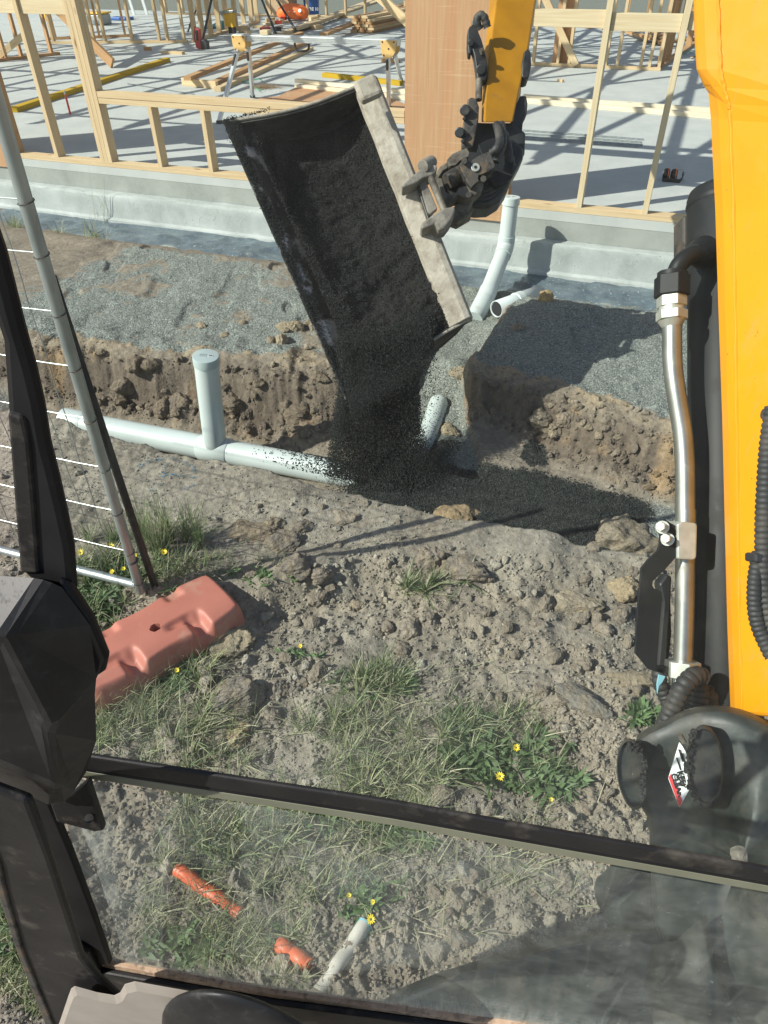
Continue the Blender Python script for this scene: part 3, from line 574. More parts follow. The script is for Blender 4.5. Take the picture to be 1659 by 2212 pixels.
FLW=[(174,1194,12,'yellow flower in the grass left of the fence pole, the one farthest left and largest'),(240,1179,10,'yellow flower just above left of the pole in the tall grass'),(354,1193,12,'yellow daisy standing in the tall grass right of the fence pole'),
(292,1201,9,'small yellow flower half hidden by the fence pole'),(243,1236,10,'yellow flower low in the grass above the fence rail'),(267,1229,8,'small yellow flower beside the pole just right of the low one'),(156,1231,9,'yellow flower at the left end of the silver rail'),
(406,1380,10,'yellow flower in front of the red block at the clod'),(382,1448,9,'dull yellow flower in the clover below the red block'),(649,1396,8,'tiny yellow flower alone in the rubble left of the footprint'),
(1080,1677,15,'open yellow daisy in the leafy weeds, the brightest above the window bar'),(1115,1615,13,'yellow daisy at the top of the leafy weed patch'),(1190,1727,8,'small yellow flower at the lower right of the weed patch'),
(801,1986,16,'large yellow daisy at the tip of the old white pipe'),(754,1934,9,'closed yellow flower up left of the large daisy'),(806,1948,9,'closed yellow flower just above the large daisy')]
for i,(x,y,px,lb) in enumerate(FLW):
    px*=.7
    rq=random.Random(i); hgt=rq.uniform(.05,.09) if y<1300 else rq.uniform(.03,.05); q=T(x,y+ (22 if y<1300 else 14)); top=q+np.array([0,0.0,hgt]); d=float((Vector(top)-Vector((0,0,CZ))).dot(fwd)); top=W(x,y,d-.01); top[2]=max(top[2],q[2]+.03)
    rad=px*PX*d*1.0; o=thing('yellow_flower',lb,'flower',tuple(q),'yellow flowers scattered in the grass and weeds')
    m=MB(); nrm=unit(np.array([rq.uniform(-.4,.2),-.45,1])); ua=unit(np.cross(nrm,(0,1,.2))); ub=np.cross(nrm,ua); cup=rq.uniform(-.1,.5) if px>11 else .9
    for k in range(12):
        an=k*math.pi/6+rq.uniform(-.08,.08); dr=ua*math.cos(an)+ub*math.sin(an); sd_=np.cross(nrm,dr); ln=rad*rq.uniform(.85,1.08)
        pts=[top+dr*rad*.18-sd_*rad*.05, top+dr*ln*.65-sd_*rad*.13+nrm*cup*rad*.3, top+dr*ln+nrm*cup*rad*.55, top+dr*ln*.65+sd_*rad*.13+nrm*cup*rad*.3, top+dr*rad*.18+sd_*rad*.05]
        m.add(pts,[(0,1,2,3,4)])
    m.build('petals',MT['petal'],o); m=MB(); V,Fc=IC[2]; m.add([top+(v[0]*ua+v[1]*ub)*rad*.26+nrm*v[2]*rad*.13 for v in V],[tuple(f) for f in Fc]); m.build('flower_centre',MT['fcentre'],o,smooth=True)
    m=MB(); m.tube(spline([q,(q+top)/2+np.array([rq.uniform(-.01,.01),.004,0]),top-nrm*rad*.05],4),.0011,5); m.build('stem',MT['stem'],o)
# ================================================================ HOUSE SLAB
ZS=.33
h1=np.array([E1[0],E1[1],0.]); h2=np.array([E2[0],E2[1],0.]); zz=np.array([0,0,1.])
st=thing('concrete_slab','grey concrete house slab with a stepped whitish footing along the near edge','slab',tuple(HP(0,0,0)))
def grid(name,A0,A1,na,nb,fn,mt,par):
    rows=[]
    for j in range(nb+1):
        rows.append([fn(A0+(A1-A0)*i/na,j/nb) for i in range(na+1)])
    m=MB(); m.loft(rows); return m.build(name,mt,par,smooth=True)
m=MB(); m.obox(HP(-6,6.7,ZS-.03),h1,h2,zz,12,6.7,.03); m.build('slab_floor',MT['slab_top'],st)
m=MB(); m.obox((HP(-6,.15,.2)),h1,h2,zz,12,.148,.069); m.build('slab_edge',MT['slab_edge'],st)
def foot(a,t):
    w=.014*float(fbm(a,0,1.5,3,s=5)); P=[(-.002,.142),(-.066,.138),(-.078,.134),(-.084+w,.118),(-.086+w,0.0),(-.090+w,-.05),(-.112+w,-.066),(-.116+w,-.10),(-.09,-.16)]
    k=t*(len(P)-1); i=min(int(k),len(P)-2); q=k-i; b=P[i][0]*(1-q)+P[i+1][0]*q; z=P[i][1]*(1-q)+P[i+1][1]*q
    return HP(a,b+.003*float(fbm(a,t*.3,30,3)),z+.003*float(fbm(a,t*3,24,3,s=7)))
grid('footing',-7,5,500,24,foot,MT['footing'],st)
def sheet():
    na,nb=420,22; A=np.linspace(-7,5,na+1); V=[];C=[]
    for j in range(nb+1):
        t=j/nb
        for a in A:
            w=float(fbm(a,t*1.2,1.3,3,s=31)); w2=float(fbm(a,t*2,5,4,s=37)); wid=.47+.12*w
            b=-.10-wid*t+.02*w2*t; z=-.085-.01*math.sin(t*2.4)+.02*t+.03*w2*(t*(1-t)*4)+.02*w
            p=HP(a,b,z)
            if t>.75: g=float(H(p[0],p[1])); p[2]=p[2]*(1-(t-.75)*4)+(g-.006)*(t-.75)*4
            else: p[2]=max(p[2],float(H(p[0],p[1]))+.006)
            V.append(p); C.append([float(ss(.80,1.02,t+.25*w2-.02)),0,0])
    i=np.arange((na+1)*(nb+1)).reshape(nb+1,na+1); Fc=np.stack([i[:-1,:-1].ravel(),i[:-1,1:].ravel(),i[1:,1:].ravel(),i[1:,:-1].ravel()],1)
    o=npmesh('plastic_sheet',np.array(V),Fc,MT['poly'],loc=tuple(HP(-1,-.2,0)),smooth=True,attrs={'Col':np.array(C)}); setp(o,'dusty black plastic membrane spread from under the slab footing','plastic sheet')
sheet()
# ================================================================ WALL FRAMES
def hb(m,a0,b0,z0,a1,b1,z1,w,h,upv=(0,0,1)): m.beam(HP(a0,b0,z0),HP(a1,b1,z1),w,h,upv)
def piece(name,mt,par,*args,label=None):
    m=MB(); hb(m,*args); o=m.build(name,MT[mt],par,bev=.0012); 
    if label: o['label']=label
    return o
TS=.038; TW=.09; HT=2.4
def studp(par,a,b,z0=ZS+TS,z1=ZS+HT,w=TS,d=TW,mt='pine',name='stud',along=True):
    m=MB(); m.beam(HP(a,b,z0),HP(a,b,z1),(d if along else w),(w if along else d),h1); return m.build(name,MT[mt],par,bev=.001)
bw=.05  # wall centre line
f1=thing('wall_frame','pale pine front wall frame with a low window sill, left of the plywood panel','wall frame',tuple(HP(-1,bw,ZS)))
piece('bottom_plate','pine',f1,-3.42,bw,ZS+.0205,.18,bw,ZS+.0205,TW,TS)
piece('top_plate','pine',f1,-3.42,bw,ZS+HT,.9,bw,ZS+HT,TW,.07)
for a,n in ((-2.99,1),(-2.51,2),(-2.43,1)):
    for k in range(n): studp(f1,a+k*.04,bw)
for a in (-1.93,-1.45,-.95,-.47,.02): studp(f1,a,bw,ZS+TS,.806)
piece('sill_plate','pine',f1,-2.405,bw,.868,.19,bw,.868,.092,.042); piece('sill_plate','pine',f1,-2.405,bw,.8245,.19,bw,.8245,.09,.038)
piece('noggin','pine_pale',f1,-3.34,bw,1.43,-3.01,bw,1.43,.045,.09); piece('noggin','pine_pale',f1,-2.97,bw,1.43,-2.53,bw,1.43,.045,.09)
piece('lintel','pine',f1,-2.4,bw,ZS+2.05,.18,bw,ZS+2.05,.07,.2)
f1b=thing('corner_post','wide reddish plywood faced corner post at the far left of the front wall','post',tuple(HP(-3.6,bw,ZS)))
m=MB(); m.obox(HP(-4.05,-.008,ZS+1.2-.04),zz,h1,h2,1.24,.62,.006); m.build('ply_sheet',MT['ply'],f1b)
for a in (-3.45,-3.9,-4.4): studp(f1b,a,bw,ZS+.002,ZS+HT,.05,.09,'pine_warm')
f2=thing('plywood_wall','tall reddish plywood bracing panel standing on the slab edge behind the digger arm','panel',tuple(HP(.6,bw,ZS)))
m=MB(); m.obox(HP(.585,-.010,ZS+1.22-.05),zz,h1,h2,1.27,.385,.006); m.build('ply_sheet',MT['ply'],f2)
for a in (.22,.60,.945): studp(f2,a,bw,ZS+.002,ZS+HT,.045,.09,'pine_warm')
f3=thing('wall_frame','slim pale pine wall frame with two rows of short noggins, right of the plywood panel','wall frame',tuple(HP(2,bw,ZS)))
piece('bottom_plate','pine',f3,.985,bw,ZS+.0205,4.6,bw,ZS+.0205,TW,TS); piece('top_plate','pine',f3,.2,bw,ZS+HT,4.6,bw,ZS+HT,TW,.07)
SA=[1.46,1.895,2.345,2.80,3.25,3.7,4.15,4.6]
for a in SA: studp(f3,a,bw,mt='pine_pale',w=.036)
for i,(a0,a1) in enumerate(zip([.985]+SA[:-1],SA)): piece('noggin','pine_pale',f3,a0+(.02 if i else 0),bw,1.43-.012*(i%2),a1-.02,bw,1.43-.012*(i%2),.045,.088)
for a,b in ((1.08,-.0),(1.62,.0)):  # blue set-out marks on the plate
    pass
# interior frames
def frame(name,label,a0,b0,a1,b1,studs,mt='pine',zt=ZS+HT,doubles=()):
    f=thing('wall_frame' if name is None else name,label,'wall frame',tuple(HP((a0+a1)/2,(b0+b1)/2,ZS)))
    piece('bottom_plate',mt,f,a0,b0,ZS+.0205,a1,b1,ZS+.0205,TW,TS); piece('top_plate',mt,f,a0,b0,zt,a1,b1,zt,TW,.07)
    for s in studs:
        a=a0+(a1-a0)*s; b=b0+(b1-b0)*s; m=MB(); wd_=unit(np.append([a1-a0,b1-b0],0)); W_=h1*wd_[0]+h2*wd_[1]
        m.beam(HP(a,b,ZS+TS+.001),HP(a,b,zt),TW,TS,W_); m.build('stud',MT[mt],f,bev=.001)
    return f
fr=frame(None,'inner pine wall frame standing on the slab behind the loose pair of boards',-.45,6.72,1.5,6.72,(.10,.28,.36,.62,.70,.86,.92,.985),'pine')
m=MB(); hb(m,.36,6.66,ZS+.03,-1.10,6.66,ZS+2.1,.04,.09,h1); m.build('diagonal_brace',MT['pine'],fr,bev=.001)
m=MB(); m.obox(HP(.12,6.78,ZS+1.1),zz,h1,h2,1.06,.12,.006); m.build('ply_strip',MT['ply'],fr)
frame(None,'farther pine wall frame turned away behind the right of the plywood panel',1.46,6.9,2.0,11.5,(.02,.12,.3,.5,.7,.9),'pine_warm')
frame(None,'narrow pine return frame seen between the work stand and the plywood panel',-1.7,7.6,-.6,7.35,(.02,.2,.46,.62,.9),'pine')
frame(None,'pine wall frame running across the left of the slab behind the yellow beam',-9.1,6.95,-6.72,7.72,(.02,.25,.32,.40,.60,.80,.86,.98),'pine')
frame(None,'pine wall frame running away from the viewer behind the red nail gun',-6.68,7.85,-7.25,11.3,(.03,.13,.24,.36,.48,.62,.75,.88,.98),'pine')
fl=frame(None,'short pine wall frame at the far left behind the front studs',-8.4,4.6,-7.9,5.75,(.05,.3,.5,.9),'pine_warm')
frame(None,'pine wall frame in the far left corner of the slab',-9.6,7.4,-8.3,8.3,(.1,.3,.6,.9),'pine_warm')
frame(None,'far pine wall frame standing near the back edge of the slab',-10.5,12.6,-3.0,12.9,tuple(i/16 for i in range(17)),'pine')
frame(None,'far pine wall frame with plywood sheets behind the right of the slab',.35,12.6,2.4,12.8,(.02,.2,.4,.6,.8,.97),'pine_warm')
def brace(label,pts,mt='pine',w=.04,h=.10):
    m=MB(); P=[HP(*p) for p in pts]; m.beam(P[0],P[1],w,h,zz); setp(m.build('timber_brace',MT[mt],loc=tuple(P[0]),bev=.001),label,'brace')
brace('long weathered diagonal brace propping the left frames, ending on the slab beside the double stud',[(-6.05,4.75,ZS+.06),(-9.2,5.2,ZS+2.3)],'pine_warm',.045,.14)
brace('pale diagonal brace crossing the top left corner above the short frame',[(-7.4,5.2,ZS+1.0),(-9.5,5.3,ZS+2.2)],'pine_pale')
brace('second diagonal brace leaning down to the left of the double stud',[(-6.6,4.95,ZS+.05),(-7.9,6.2,ZS+2.2)],'pine_warm',.04,.12)
brace('long diagonal prop crossing behind the silver work stand down to the slab',[(-1.85,7.35,ZS+.06),(-5.9,8.6,ZS+2.35)],'pine',.045,.14)
brace('short brace nailed low across the left frame studs',[(-8.35,4.9,ZS+.06),(-7.75,5.1,ZS+.4)],'pine',.035,.09)
m=MB(); m.beam(HP(-6.3,6.35,ZS+.0)+np.array([0,0,.02]),HP(-5.9,6.35,ZS+.02),.09,.04); setp(m.build('timber_offcut',MT['pine'],loc=tuple(HP(-6.1,6.3,ZS))),'small timber offcut lying on the slab left of the nail gun','offcut')
# roof timbers (above the picture; they throw the bars of shade on the slab)
tr=thing('roof_truss','pine roof truss spanning the house high above the slab','roof truss',tuple(HP(-12,6.5,ZS+HT)),'roof trusses above the slab')
Z0=ZS+HT+.06
tm=[((-12,-.7,Z0),(-12,13.6,Z0)),((-12,-.9,Z0-.02),(-12,6.5,Z0+2.6)),((-12,13.8,Z0-.02),(-12,6.5,Z0+2.6)),((-12,3.2,Z0),(-12,3.6,Z0+1.4)),((-12,3.6,Z0+1.4),(-12,6.5,Z0)),((-12,6.5,Z0),(-12,6.5,Z0+2.6)),((-12,9.8,Z0),(-12,9.4,Z0+1.4)),((-12,9.4,Z0+1.4),(-12,6.5,Z0))]
parts=[]
for k,(p,q) in enumerate(tm):
    m=MB(); m.beam(HP(*p),HP(*q),.038,.09,zz if abs(p[1]-q[1])>.1 else h2); parts.append(m.build('chord' if k<3 else 'web',MT['pine'],tr))
for k in range(1,16):
    r=tr.copy(); COL.objects.link(r); off=HP(-12+k*1.05,0,0)-HP(-12,0,0); r.location=tr.location+Vector(off)
    for p in parts: c=p.copy(); COL.objects.link(c); c.parent=r
for k,bb in enumerate((1.9,4.6,7.7,10.4)):
    m=MB(); hb(m,-13,bb,Z0+.12,5,bb,Z0+.12,.09,.04); setp(m.build('roof_binder',MT['pine'],loc=tuple(HP(-4,bb,Z0))),'pine binder laid along the trusses above the slab, number %s from the front'%('one two three four'.split()[k]),'roof timber')
for k,bb in enumerate(np.arange(-.6,12.9,.95)):
    b_=bb; zr=Z0+.1+(2.6*(1-abs(b_-6.5)/7.4)); m=MB(); hb(m,-13,b_,zr,-3.2,b_,zr,.04,.035); o=m.build('roof_batten',MT['pine'],loc=tuple(HP(-8,b_,zr))); setp(o,'slim roof batten nailed across the trusses above the left half of the slab','roof timber','roof battens above the slab')
# ================================================================ THINGS ON THE SLAB
def sl(x,y,z=ZS): a,b=HG(x,y,z); return a,b
def lbeam(name,label,cat,d0,d1,w,h,mt,z=ZS,zc=None,group=None,dz=0):
    p0=G(d0[0],d0[1],z)+np.array([0,0,h/2+dz+.001]); p1=G(d1[0],d1[1],z)+np.array([0,0,h/2+dz+.001])
    m=MB(); m.beam(p0,p1,w,h); o=m.build(name,MT[mt],loc=tuple((p0+p1)/2-np.array([0,0,h/2])),bev=.0015); setp(o,label,cat,group); return p0,p1
lbeam('yellow_beam','long yellow laminated beam lying on the slab behind the left studs','beam',(30,243),(362,133),.10,.05,'pine_yellow')
lbeam('yellow_board','short yellow board with sloped ends lying behind the two white boards','board',(700,166),(868,185),.09,.05,'pine_yellow')
lbeam('pine_board','upper of two white pine boards lying left of the plywood panel','board',(642,186),(880,212),.09,.04,'pine_white',dz=.042)
lbeam('pine_board','lower of two white pine boards lying left of the plywood panel','board',(642,190),(880,216),.10,.04,'pine_white')
lbeam('pine_board','farther of the two long boards lying on the slab behind the right studs','board',(1130,214),(1560,246),.07,.045,'pine_white')
lbeam('pine_board','nearer of the two long boards lying on the slab behind the right studs','board',(1130,222),(1560,258),.07,.045,'pine_white')
lbeam('timber_length','long timber on top of the bundle behind the work stand','timber',(408,192),(652,88),.10,.045,'pine_warm',dz=.09)
lbeam('timber_length','middle timber of the bundle behind the work stand','timber',(450,190),(668,92),.10,.045,'pine_warm',dz=.0)
lbeam('timber_length','near timber of the bundle, lying apart under the stand','timber',(470,198),(672,108),.09,.045,'pine',dz=0)
lbeam('timber_block','short nailed block under the ends of the timber bundle','block',(396,184),(470,193),.045,.085,'pine')
lbeam('timber_offcut','offcut block leaning beside the bundle end behind the stand','offcut',(640,88),(662,90),.05,.09,'pine')
lbeam('timber_offcut','squared offcut lying left of the plywood panel behind the boards','offcut',(826,134),(862,136),.09,.045,'pine_warm')
lbeam('timber_offcut','tiny offcut lying on the slab right of the digger arm','offcut',(1205,176),(1216,178),.03,.03,'pine')
lbeam('timber_offcut','small timber offcut lying on the open slab left of the red nail gun','offcut',(312,109),(327,109),.06,.05,'pine_warm')
def quadp(name,label,cat,pts,th,mt,z=ZS,lift=.002):
    P=[G(x,y,z)+np.array([0,0,lift]) for x,y in pts]; m=MB(); m.poly(P,(0,0,th)); 
    m.uv=[[(0,0)]*len(f) for f in m.f]
    for i,f in enumerate(m.f): m.uv[i]=[(m.v[k][0]*.6,m.v[k][1]) for k in f]
    setp(m.build(name,MT[mt],loc=tuple(P[0])),label,cat)
quadp('plywood_offcut','plywood sheet lying flat on the slab in front of the white boards','plywood',[(657,182),(800,196),(905,240),(890,262),(560,232)],.012,'ply')
quadp('plywood_offcut','thin plywood strip lying under the low window sill by the work stand','plywood',[(560,214),(640,206),(640,232),(540,226)],.010,'ply',lift=.001)
# steel mesh bars
for i,(y0,y1,x1) in enumerate(((283,303,1390),(290,309,1386),(296,315,1388),(300,318,1380))):
    t_=thing('mesh_bar',['uppermost of the steel truss bars lying on the slab right of the digger arm','second of the steel truss bars lying right of the digger arm','third of the steel truss bars lying right of the digger arm','nearest of the steel truss bars lying right of the digger arm'][i],'reinforcing bar',tuple(G(1250,y0+8,ZS)))
    p0=G(1128,y0,ZS)+zz*.008; p1=G(x1,y1,ZS)+zz*.008; d=unit(p1-p0); nn=np.cross(d,zz)
    m=MB(); m.cyl(p0+nn*.018,p1+nn*.018,.004,6); m.cyl(p0-nn*.018,p1-nn*.018,.004,6); m.build('long_wire',MT['galv'],t_)
    L=np.linalg.norm(p1-p0); m=MB(); kk=int(L/.04); pts=[p0+d*L*k/kk+nn*.018*(1 if k%2 else -1) for k in range(kk+1)]; m.tube(pts,.003,5); m.build('zigzag_wire',MT['galv'],t_)
p0=G(275,182,ZS)+zz*.008; p1=G(420,205,ZS)+zz*.008; m=MB(); m.tube([p0+(p1-p0)*k/60+np.cross(unit(p1-p0),zz)*.01*(1 if k%2 else -1) for k in range(61)],.004,5); setp(m.build('reinforcing_bar',MT['galv'],loc=tuple(p0)),'single twisted steel bar lying behind the low sill on the left','reinforcing bar')
# peg
MT['red_paint']=plain('red_paint',(.55,.06,.04),.5); MT['orange']=plain('orange_plastic',(.80,.17,.03),.45); MT['tool_red']=plain('tool_red',(.38,.03,.03),.4); MT['tool_yellow']=plain('tool_yellow',(.72,.42,.02),.45); MT['tool_teal']=plain('tool_teal',(.02,.14,.17),.45)
MT['blue_plastic']=plain('blue_plastic',(.02,.10,.36),.4); MT['white']=plain('white_print',(.75,.76,.76),.5); MT['green_strap']=plain('green_strap',(.05,.34,.19),.5); MT['tan_cap']=plain('tan_bracket',(.66,.42,.15),.45); MT['card']=plain('cardboard',(.42,.30,.18),.8)
MT['clear']=mat('cloudy_plastic',(.36,.40,.40),(.28,.31,.31),rough=.3,bump=.05); MT['dark']=plain('dark_plastic',(.02,.02,.022),.5)
q=G(152,247,ZS); pg=thing('marker_peg','red painted steel pipe stub standing on the slab between the left studs','pipe stub',tuple(q))
m=MB(); m.cyl(q,q+zz*.19,.011); m.build('red_sleeve',MT['red_paint'],pg,smooth=True); m=MB(); m.cyl(q+zz*.19,q+zz*.225,.0095); m.build('bare_tip',MT['galv'],pg,smooth=True)
# work stand -------------------------------------------------
ws=thing('work_stand','folding silver saw stand with tan end brackets standing on the slab above the bucket','work stand',tuple(G(680,250,ZS)))
def onb(x,y,b):   # house-plane at depth b behind the wall
    r=ray(x,y); n=h2; p0=HP(0,b,0); t=((p0-np.array([0,0,CZ]))@n)/(r@n); return np.array([0,0,CZ])+r*t
L0=onb(505,66,2.55); R0=onb(862,92,2.55); zt_=(L0[2]+R0[2])/2; L0[2]=R0[2]=zt_; dr=unit(R0-L0); nn=np.cross(dr,zz); 
m=MB(); m.beam(L0-zz*.03,R0-zz*.03,.10,.05); m.build('beam_core',MT['alu'],ws,bev=.003)
for k in range(4):
    o_=-.051*nn*(-1) ; m=MB(); m.beam(L0+nn*.053-zz*(.010+.0135*k),R0+nn*.053-zz*(.010+.0135*k),.006,.007); m.build('beam_rib',MT['alu'],ws)
for k in (-.03,0,.03): m=MB(); m.beam(L0+nn*k-zz*.003,R0+nn*k-zz*.003,.016,.008); m.build('beam_rib',MT['alu'],ws)
for s,P0 in ((1,L0),(-1,R0)):
    c=P0+dr*s*.085
    for sd_ in (1,-1):
        q0=c+nn*sd_*.060; pts=[q0-dr*.085-zz*.005,q0+dr*.085-zz*.005,q0+dr*.07-zz*.10,q0+dr*.03-zz*.155,q0-dr*.055-zz*.155,q0-dr*.08-zz*.10]
        m=MB(); m.poly(pts,nn*.006*sd_); br=m.build('end_bracket',MT['tan_cap'],ws,bev=.002)
        if sd_==1 or sd_==-1:
            for (u_,v_) in ((-.065,-.02),(.055,-.02),(0,-.075),(-.05,-.13)):
                m=MB(); e=c+nn*(.0665)*sd_+dr*u_+zz*v_; m.cyl(e-nn*.002*sd_,e+nn*.003*sd_,.008,8); m.build('bolt',MT['dark'],br)
LG=[(L0+dr*.05,(474,267)),(L0+dr*.13,(546,211)),(R0-dr*.10,(840,236)),(R0-dr*.06,(866,175))]
for k,(tp,(fx,fy)) in enumerate(LG):
    ft=G(fx,fy,ZS); tp=tp-zz*.13+nn*(.04 if k%2==0 else -.04)*1; m=MB(); m.beam(tp,ft+zz*.02,.036,.036,nn); lg=m.build('leg',MT['alu'],ws,bev=.003)
    m=MB(); m.beam(ft+zz*.03,ft+zz*.001,.045,.045,nn); m.build('rubber_foot',MT['dark'],lg)
    m=MB(); d=unit(ft-tp); e=tp+d*.06; m.beam(e+nn*.03,e+d*.14+nn*.03,.02,.025,nn); m.build('release_lever',MT['dark'],ws,bev=.004)
m=MB(); c=L0*.57+R0*.43-zz*.05+nn*.02; m.tube(spline([c-dr*.08,c-dr*.075-zz*.05,c-dr*.04-zz*.075,c+dr*.04-zz*.075,c+dr*.075-zz*.05,c+dr*.08],5),.011,8); m.build('carry_handle',MT['dark'],ws,smooth=True)
c=onb(572,51,2.55); c[2]=zt_+.0225; m=MB(); m.beam(c-dr*.045,c+dr*.045,.09,.04); setp(m.build('timber_offcut',MT['pine_pale'],loc=tuple(c),bev=.002),'square pine offcut sitting on top of the silver work stand','offcut')
# shavings heap and strap
q=G(572,190,ZS); n=1500; P=np.stack([q[0]+RNG.normal(0,.11,n),q[1]+RNG.normal(0,.07,n),ZS+np.abs(RNG.normal(0,.014,n))+.003],1)
c=np.array([[.45,.30,.14],[.30,.17,.09],[.52,.40,.22],[.22,.10,.07]])[RNG.integers(0,4,n)]
o=blades(P,RNG.uniform(.02,.06,n),np.full(n,.003),np.full(n,1.35),RNG.uniform(0,.3,n),c,ns=3); o=npmesh('wood_shavings',o[0],o[1],MT['leaf'],loc=tuple(q),attrs={'Col':o[2]}); setp(o,'heap of brown wood shavings swept up on the slab under the work stand','shavings',kind='stuff')
def strap(label,pts,z=.004):
    P=[G(x,y,ZS)+zz*(z+.02*(i%2)) for i,(x,y) in enumerate(pts)]; m=MB(); P=spline(P,5)
    rows=[[p-np.array([0,.012,0]),p+np.array([0,.012,.004])] for p in P]; m.loft(rows); setp(m.build('packing_strap',MT['green_strap'],loc=tuple(P[0]),solid=.0015),label,'strap')
strap('green packing strap curled beside the wood shavings',[(520,170),(508,176),(530,178),(562,176),(575,190),(560,200),(548,185)])
strap('green packing strap lying farthest back near the right frames',[(1478,118),(1500,112),(1530,118),(1505,123)])
strap('green packing strap crossing the other one near the right frames',[(1485,112),(1510,122),(1528,110),(1545,116)])
q=G(605,199,ZS); m=MB(); m.beam(q-h1*.07+zz*.004,q+h1*.07+zz*.004,.03,.006); setp(m.build('metal_offcut',MT['alu'],loc=tuple(q)),'shiny metal bracket lying in front of the shavings','bracket')
# ear muffs
q=G(1450,390,ZS); em=thing('ear_muffs','black and orange ear muffs lying on the slab right of the studs','ear muffs',tuple(q))
for k,(dx,mt) in enumerate(((-.045,'dark'),(.01,'dark'))):
    c=q+h1*dx+zz*.042+h2*.01; ax=unit(h1*.95+h2*.2)
    m=MB(); m.tube([c-ax*.022,c-ax*.016,c+ax*.008,c+ax*.018],.04,20,rs=[.028,.038,.042,.036]); cu=m.build('ear_cup',MT['dark'],em,smooth=True)
    m=MB(); m.tube([c+ax*.004,c+ax*.009],.0435,20); m.build('orange_ring',MT['orange'],cu,smooth=True)
    if k==0: m=MB(); m.beam(c-ax*.0235+zz*.0,c-ax*.0225+zz*.02,.02,.012,h2); m.build('white_mark',MT['white'],cu)
m=MB(); P=[q+h1*(.06*math.cos(t)*1.1)+h2*(-.045+.02*math.sin(t))+zz*(.018) for t in np.linspace(math.pi,0,13)]; P=[q-h1*.07+h2*.0+zz*.03]+[q+h1*x_+h2*(-.055)+zz*.012 for x_ in (-.06,-.03,.0,.03,.06)]+[q+h1*.078+h2*-.01+zz*.03,q+h1*.07+h2*.03+zz*.05]
P=spline(P,5); m.loft([[p-zz*.011,p+zz*.017] for p in P]); m.build('headband',MT['dark'],em,solid=.004)
m=MB(); P=spline([q+h1*.075+zz*.03-h2*.01,q+h1*.085+zz*.06,q+h1*.055+zz*.078+h2*.01,q+h1*.02+zz*.08+h2*.01],5); m.tube(P,.0035,6); m.build('wire_arm',MT['galv'],em)
# nail gun
q=G(435,106,ZS); ng=thing('nail_gun','red and black nail gun standing on its battery on the slab','nail gun',tuple(q))
def prof(par,name,mt,pts,base,w,bev=.006,ax=h1,up_=zz,nn_=h2):
    m=MB(); m.poly([base+ax*u+up_*v-nn_*w/2 for u,v in pts],nn_*w); return m.build(name,MT[mt],par,bev=bev)
prof(ng,'body','tool_red',[(-.09,.03),(-.03,0),(.06,0),(.07,.08),(.02,.10),(.02,.28),(-.05,.30),(-.06,.12)],q,.07)
prof(ng,'battery','dark',[(.02,.0),(.14,.0),(.15,.10),(.10,.14),(.03,.12)],q+zz*.002,.09)
prof(ng,'handle','dark',[(-.045,.12),(-.02,.12),(.0,.27),(-.035,.28)],q-h2*.01,.085)
m=MB(); m.tube(spline([q-h1*.08+zz*.05,q-h1*.105+zz*.16,q-h1*.06+zz*.32],5),.012,8); m.build('magazine',MT['tool_red'],ng,smooth=True)
# tripod legs (black) with unseen head
q=G(520,70,ZS); tp=thing('black_tripod','black tripod with long thin legs standing at the back of the slab','tripod',tuple(q)); hd=G(520,60,ZS)+zz*1.7
for fx,fy in ((437,92),(405,70),(600,82),(650,84)): 
    f_=G(fx,fy,ZS); m=MB(); m.cyl(f_+zz*.005,hd+(f_-hd)*.06,.022,8); m.build('leg',MT['dark'],tp,smooth=True)
m=MB(); m.cyl(hd-zz*.15,hd+zz*.1,.05,12); m.build('tripod_head',MT['dark'],tp)
# small power tools
q=G(497,72,ZS); tt=thing('power_saw','yellow and grey battery saw standing behind the work stand','power tool',tuple(q))
prof(tt,'body','tool_yellow',[(-.05,.12),(.12,.10),(.13,.36),(.05,.40),(-.06,.34)],q,.12); prof(tt,'guard','galv',[(-.16,.30),(.16,.34),(.17,.38),(-.16,.36)],q,.16); m=MB(); m.cyl(q-h1*.13+zz*.27-h2*.02,q-h1*.13+zz*.27+h2*.03,.07,16); m.build('blade_cover',MT['galv'],tt); prof(tt,'battery','dark',[(-.0,0),(.12,0),(.12,.11),(0,.12)],q,.10)
q=G(475,66,ZS); tb_=thing('leaf_blower','dark teal battery blower with a black nozzle beside the saw','power tool',tuple(q))
m=MB(); m.tube(spline([q+h1*.12+zz*.12,q+zz*.10,q-h1*.15+zz*.06,q-h1*.34+zz*.03],5),.05,10,rs=list(np.linspace(.075,.022,16))); m.build('nozzle',MT['tool_teal'],tb_,smooth=True); prof(tb_,'motor_body','tool_teal',[(.05,.0),(.2,.0),(.22,.2),(.06,.22)],q,.14)
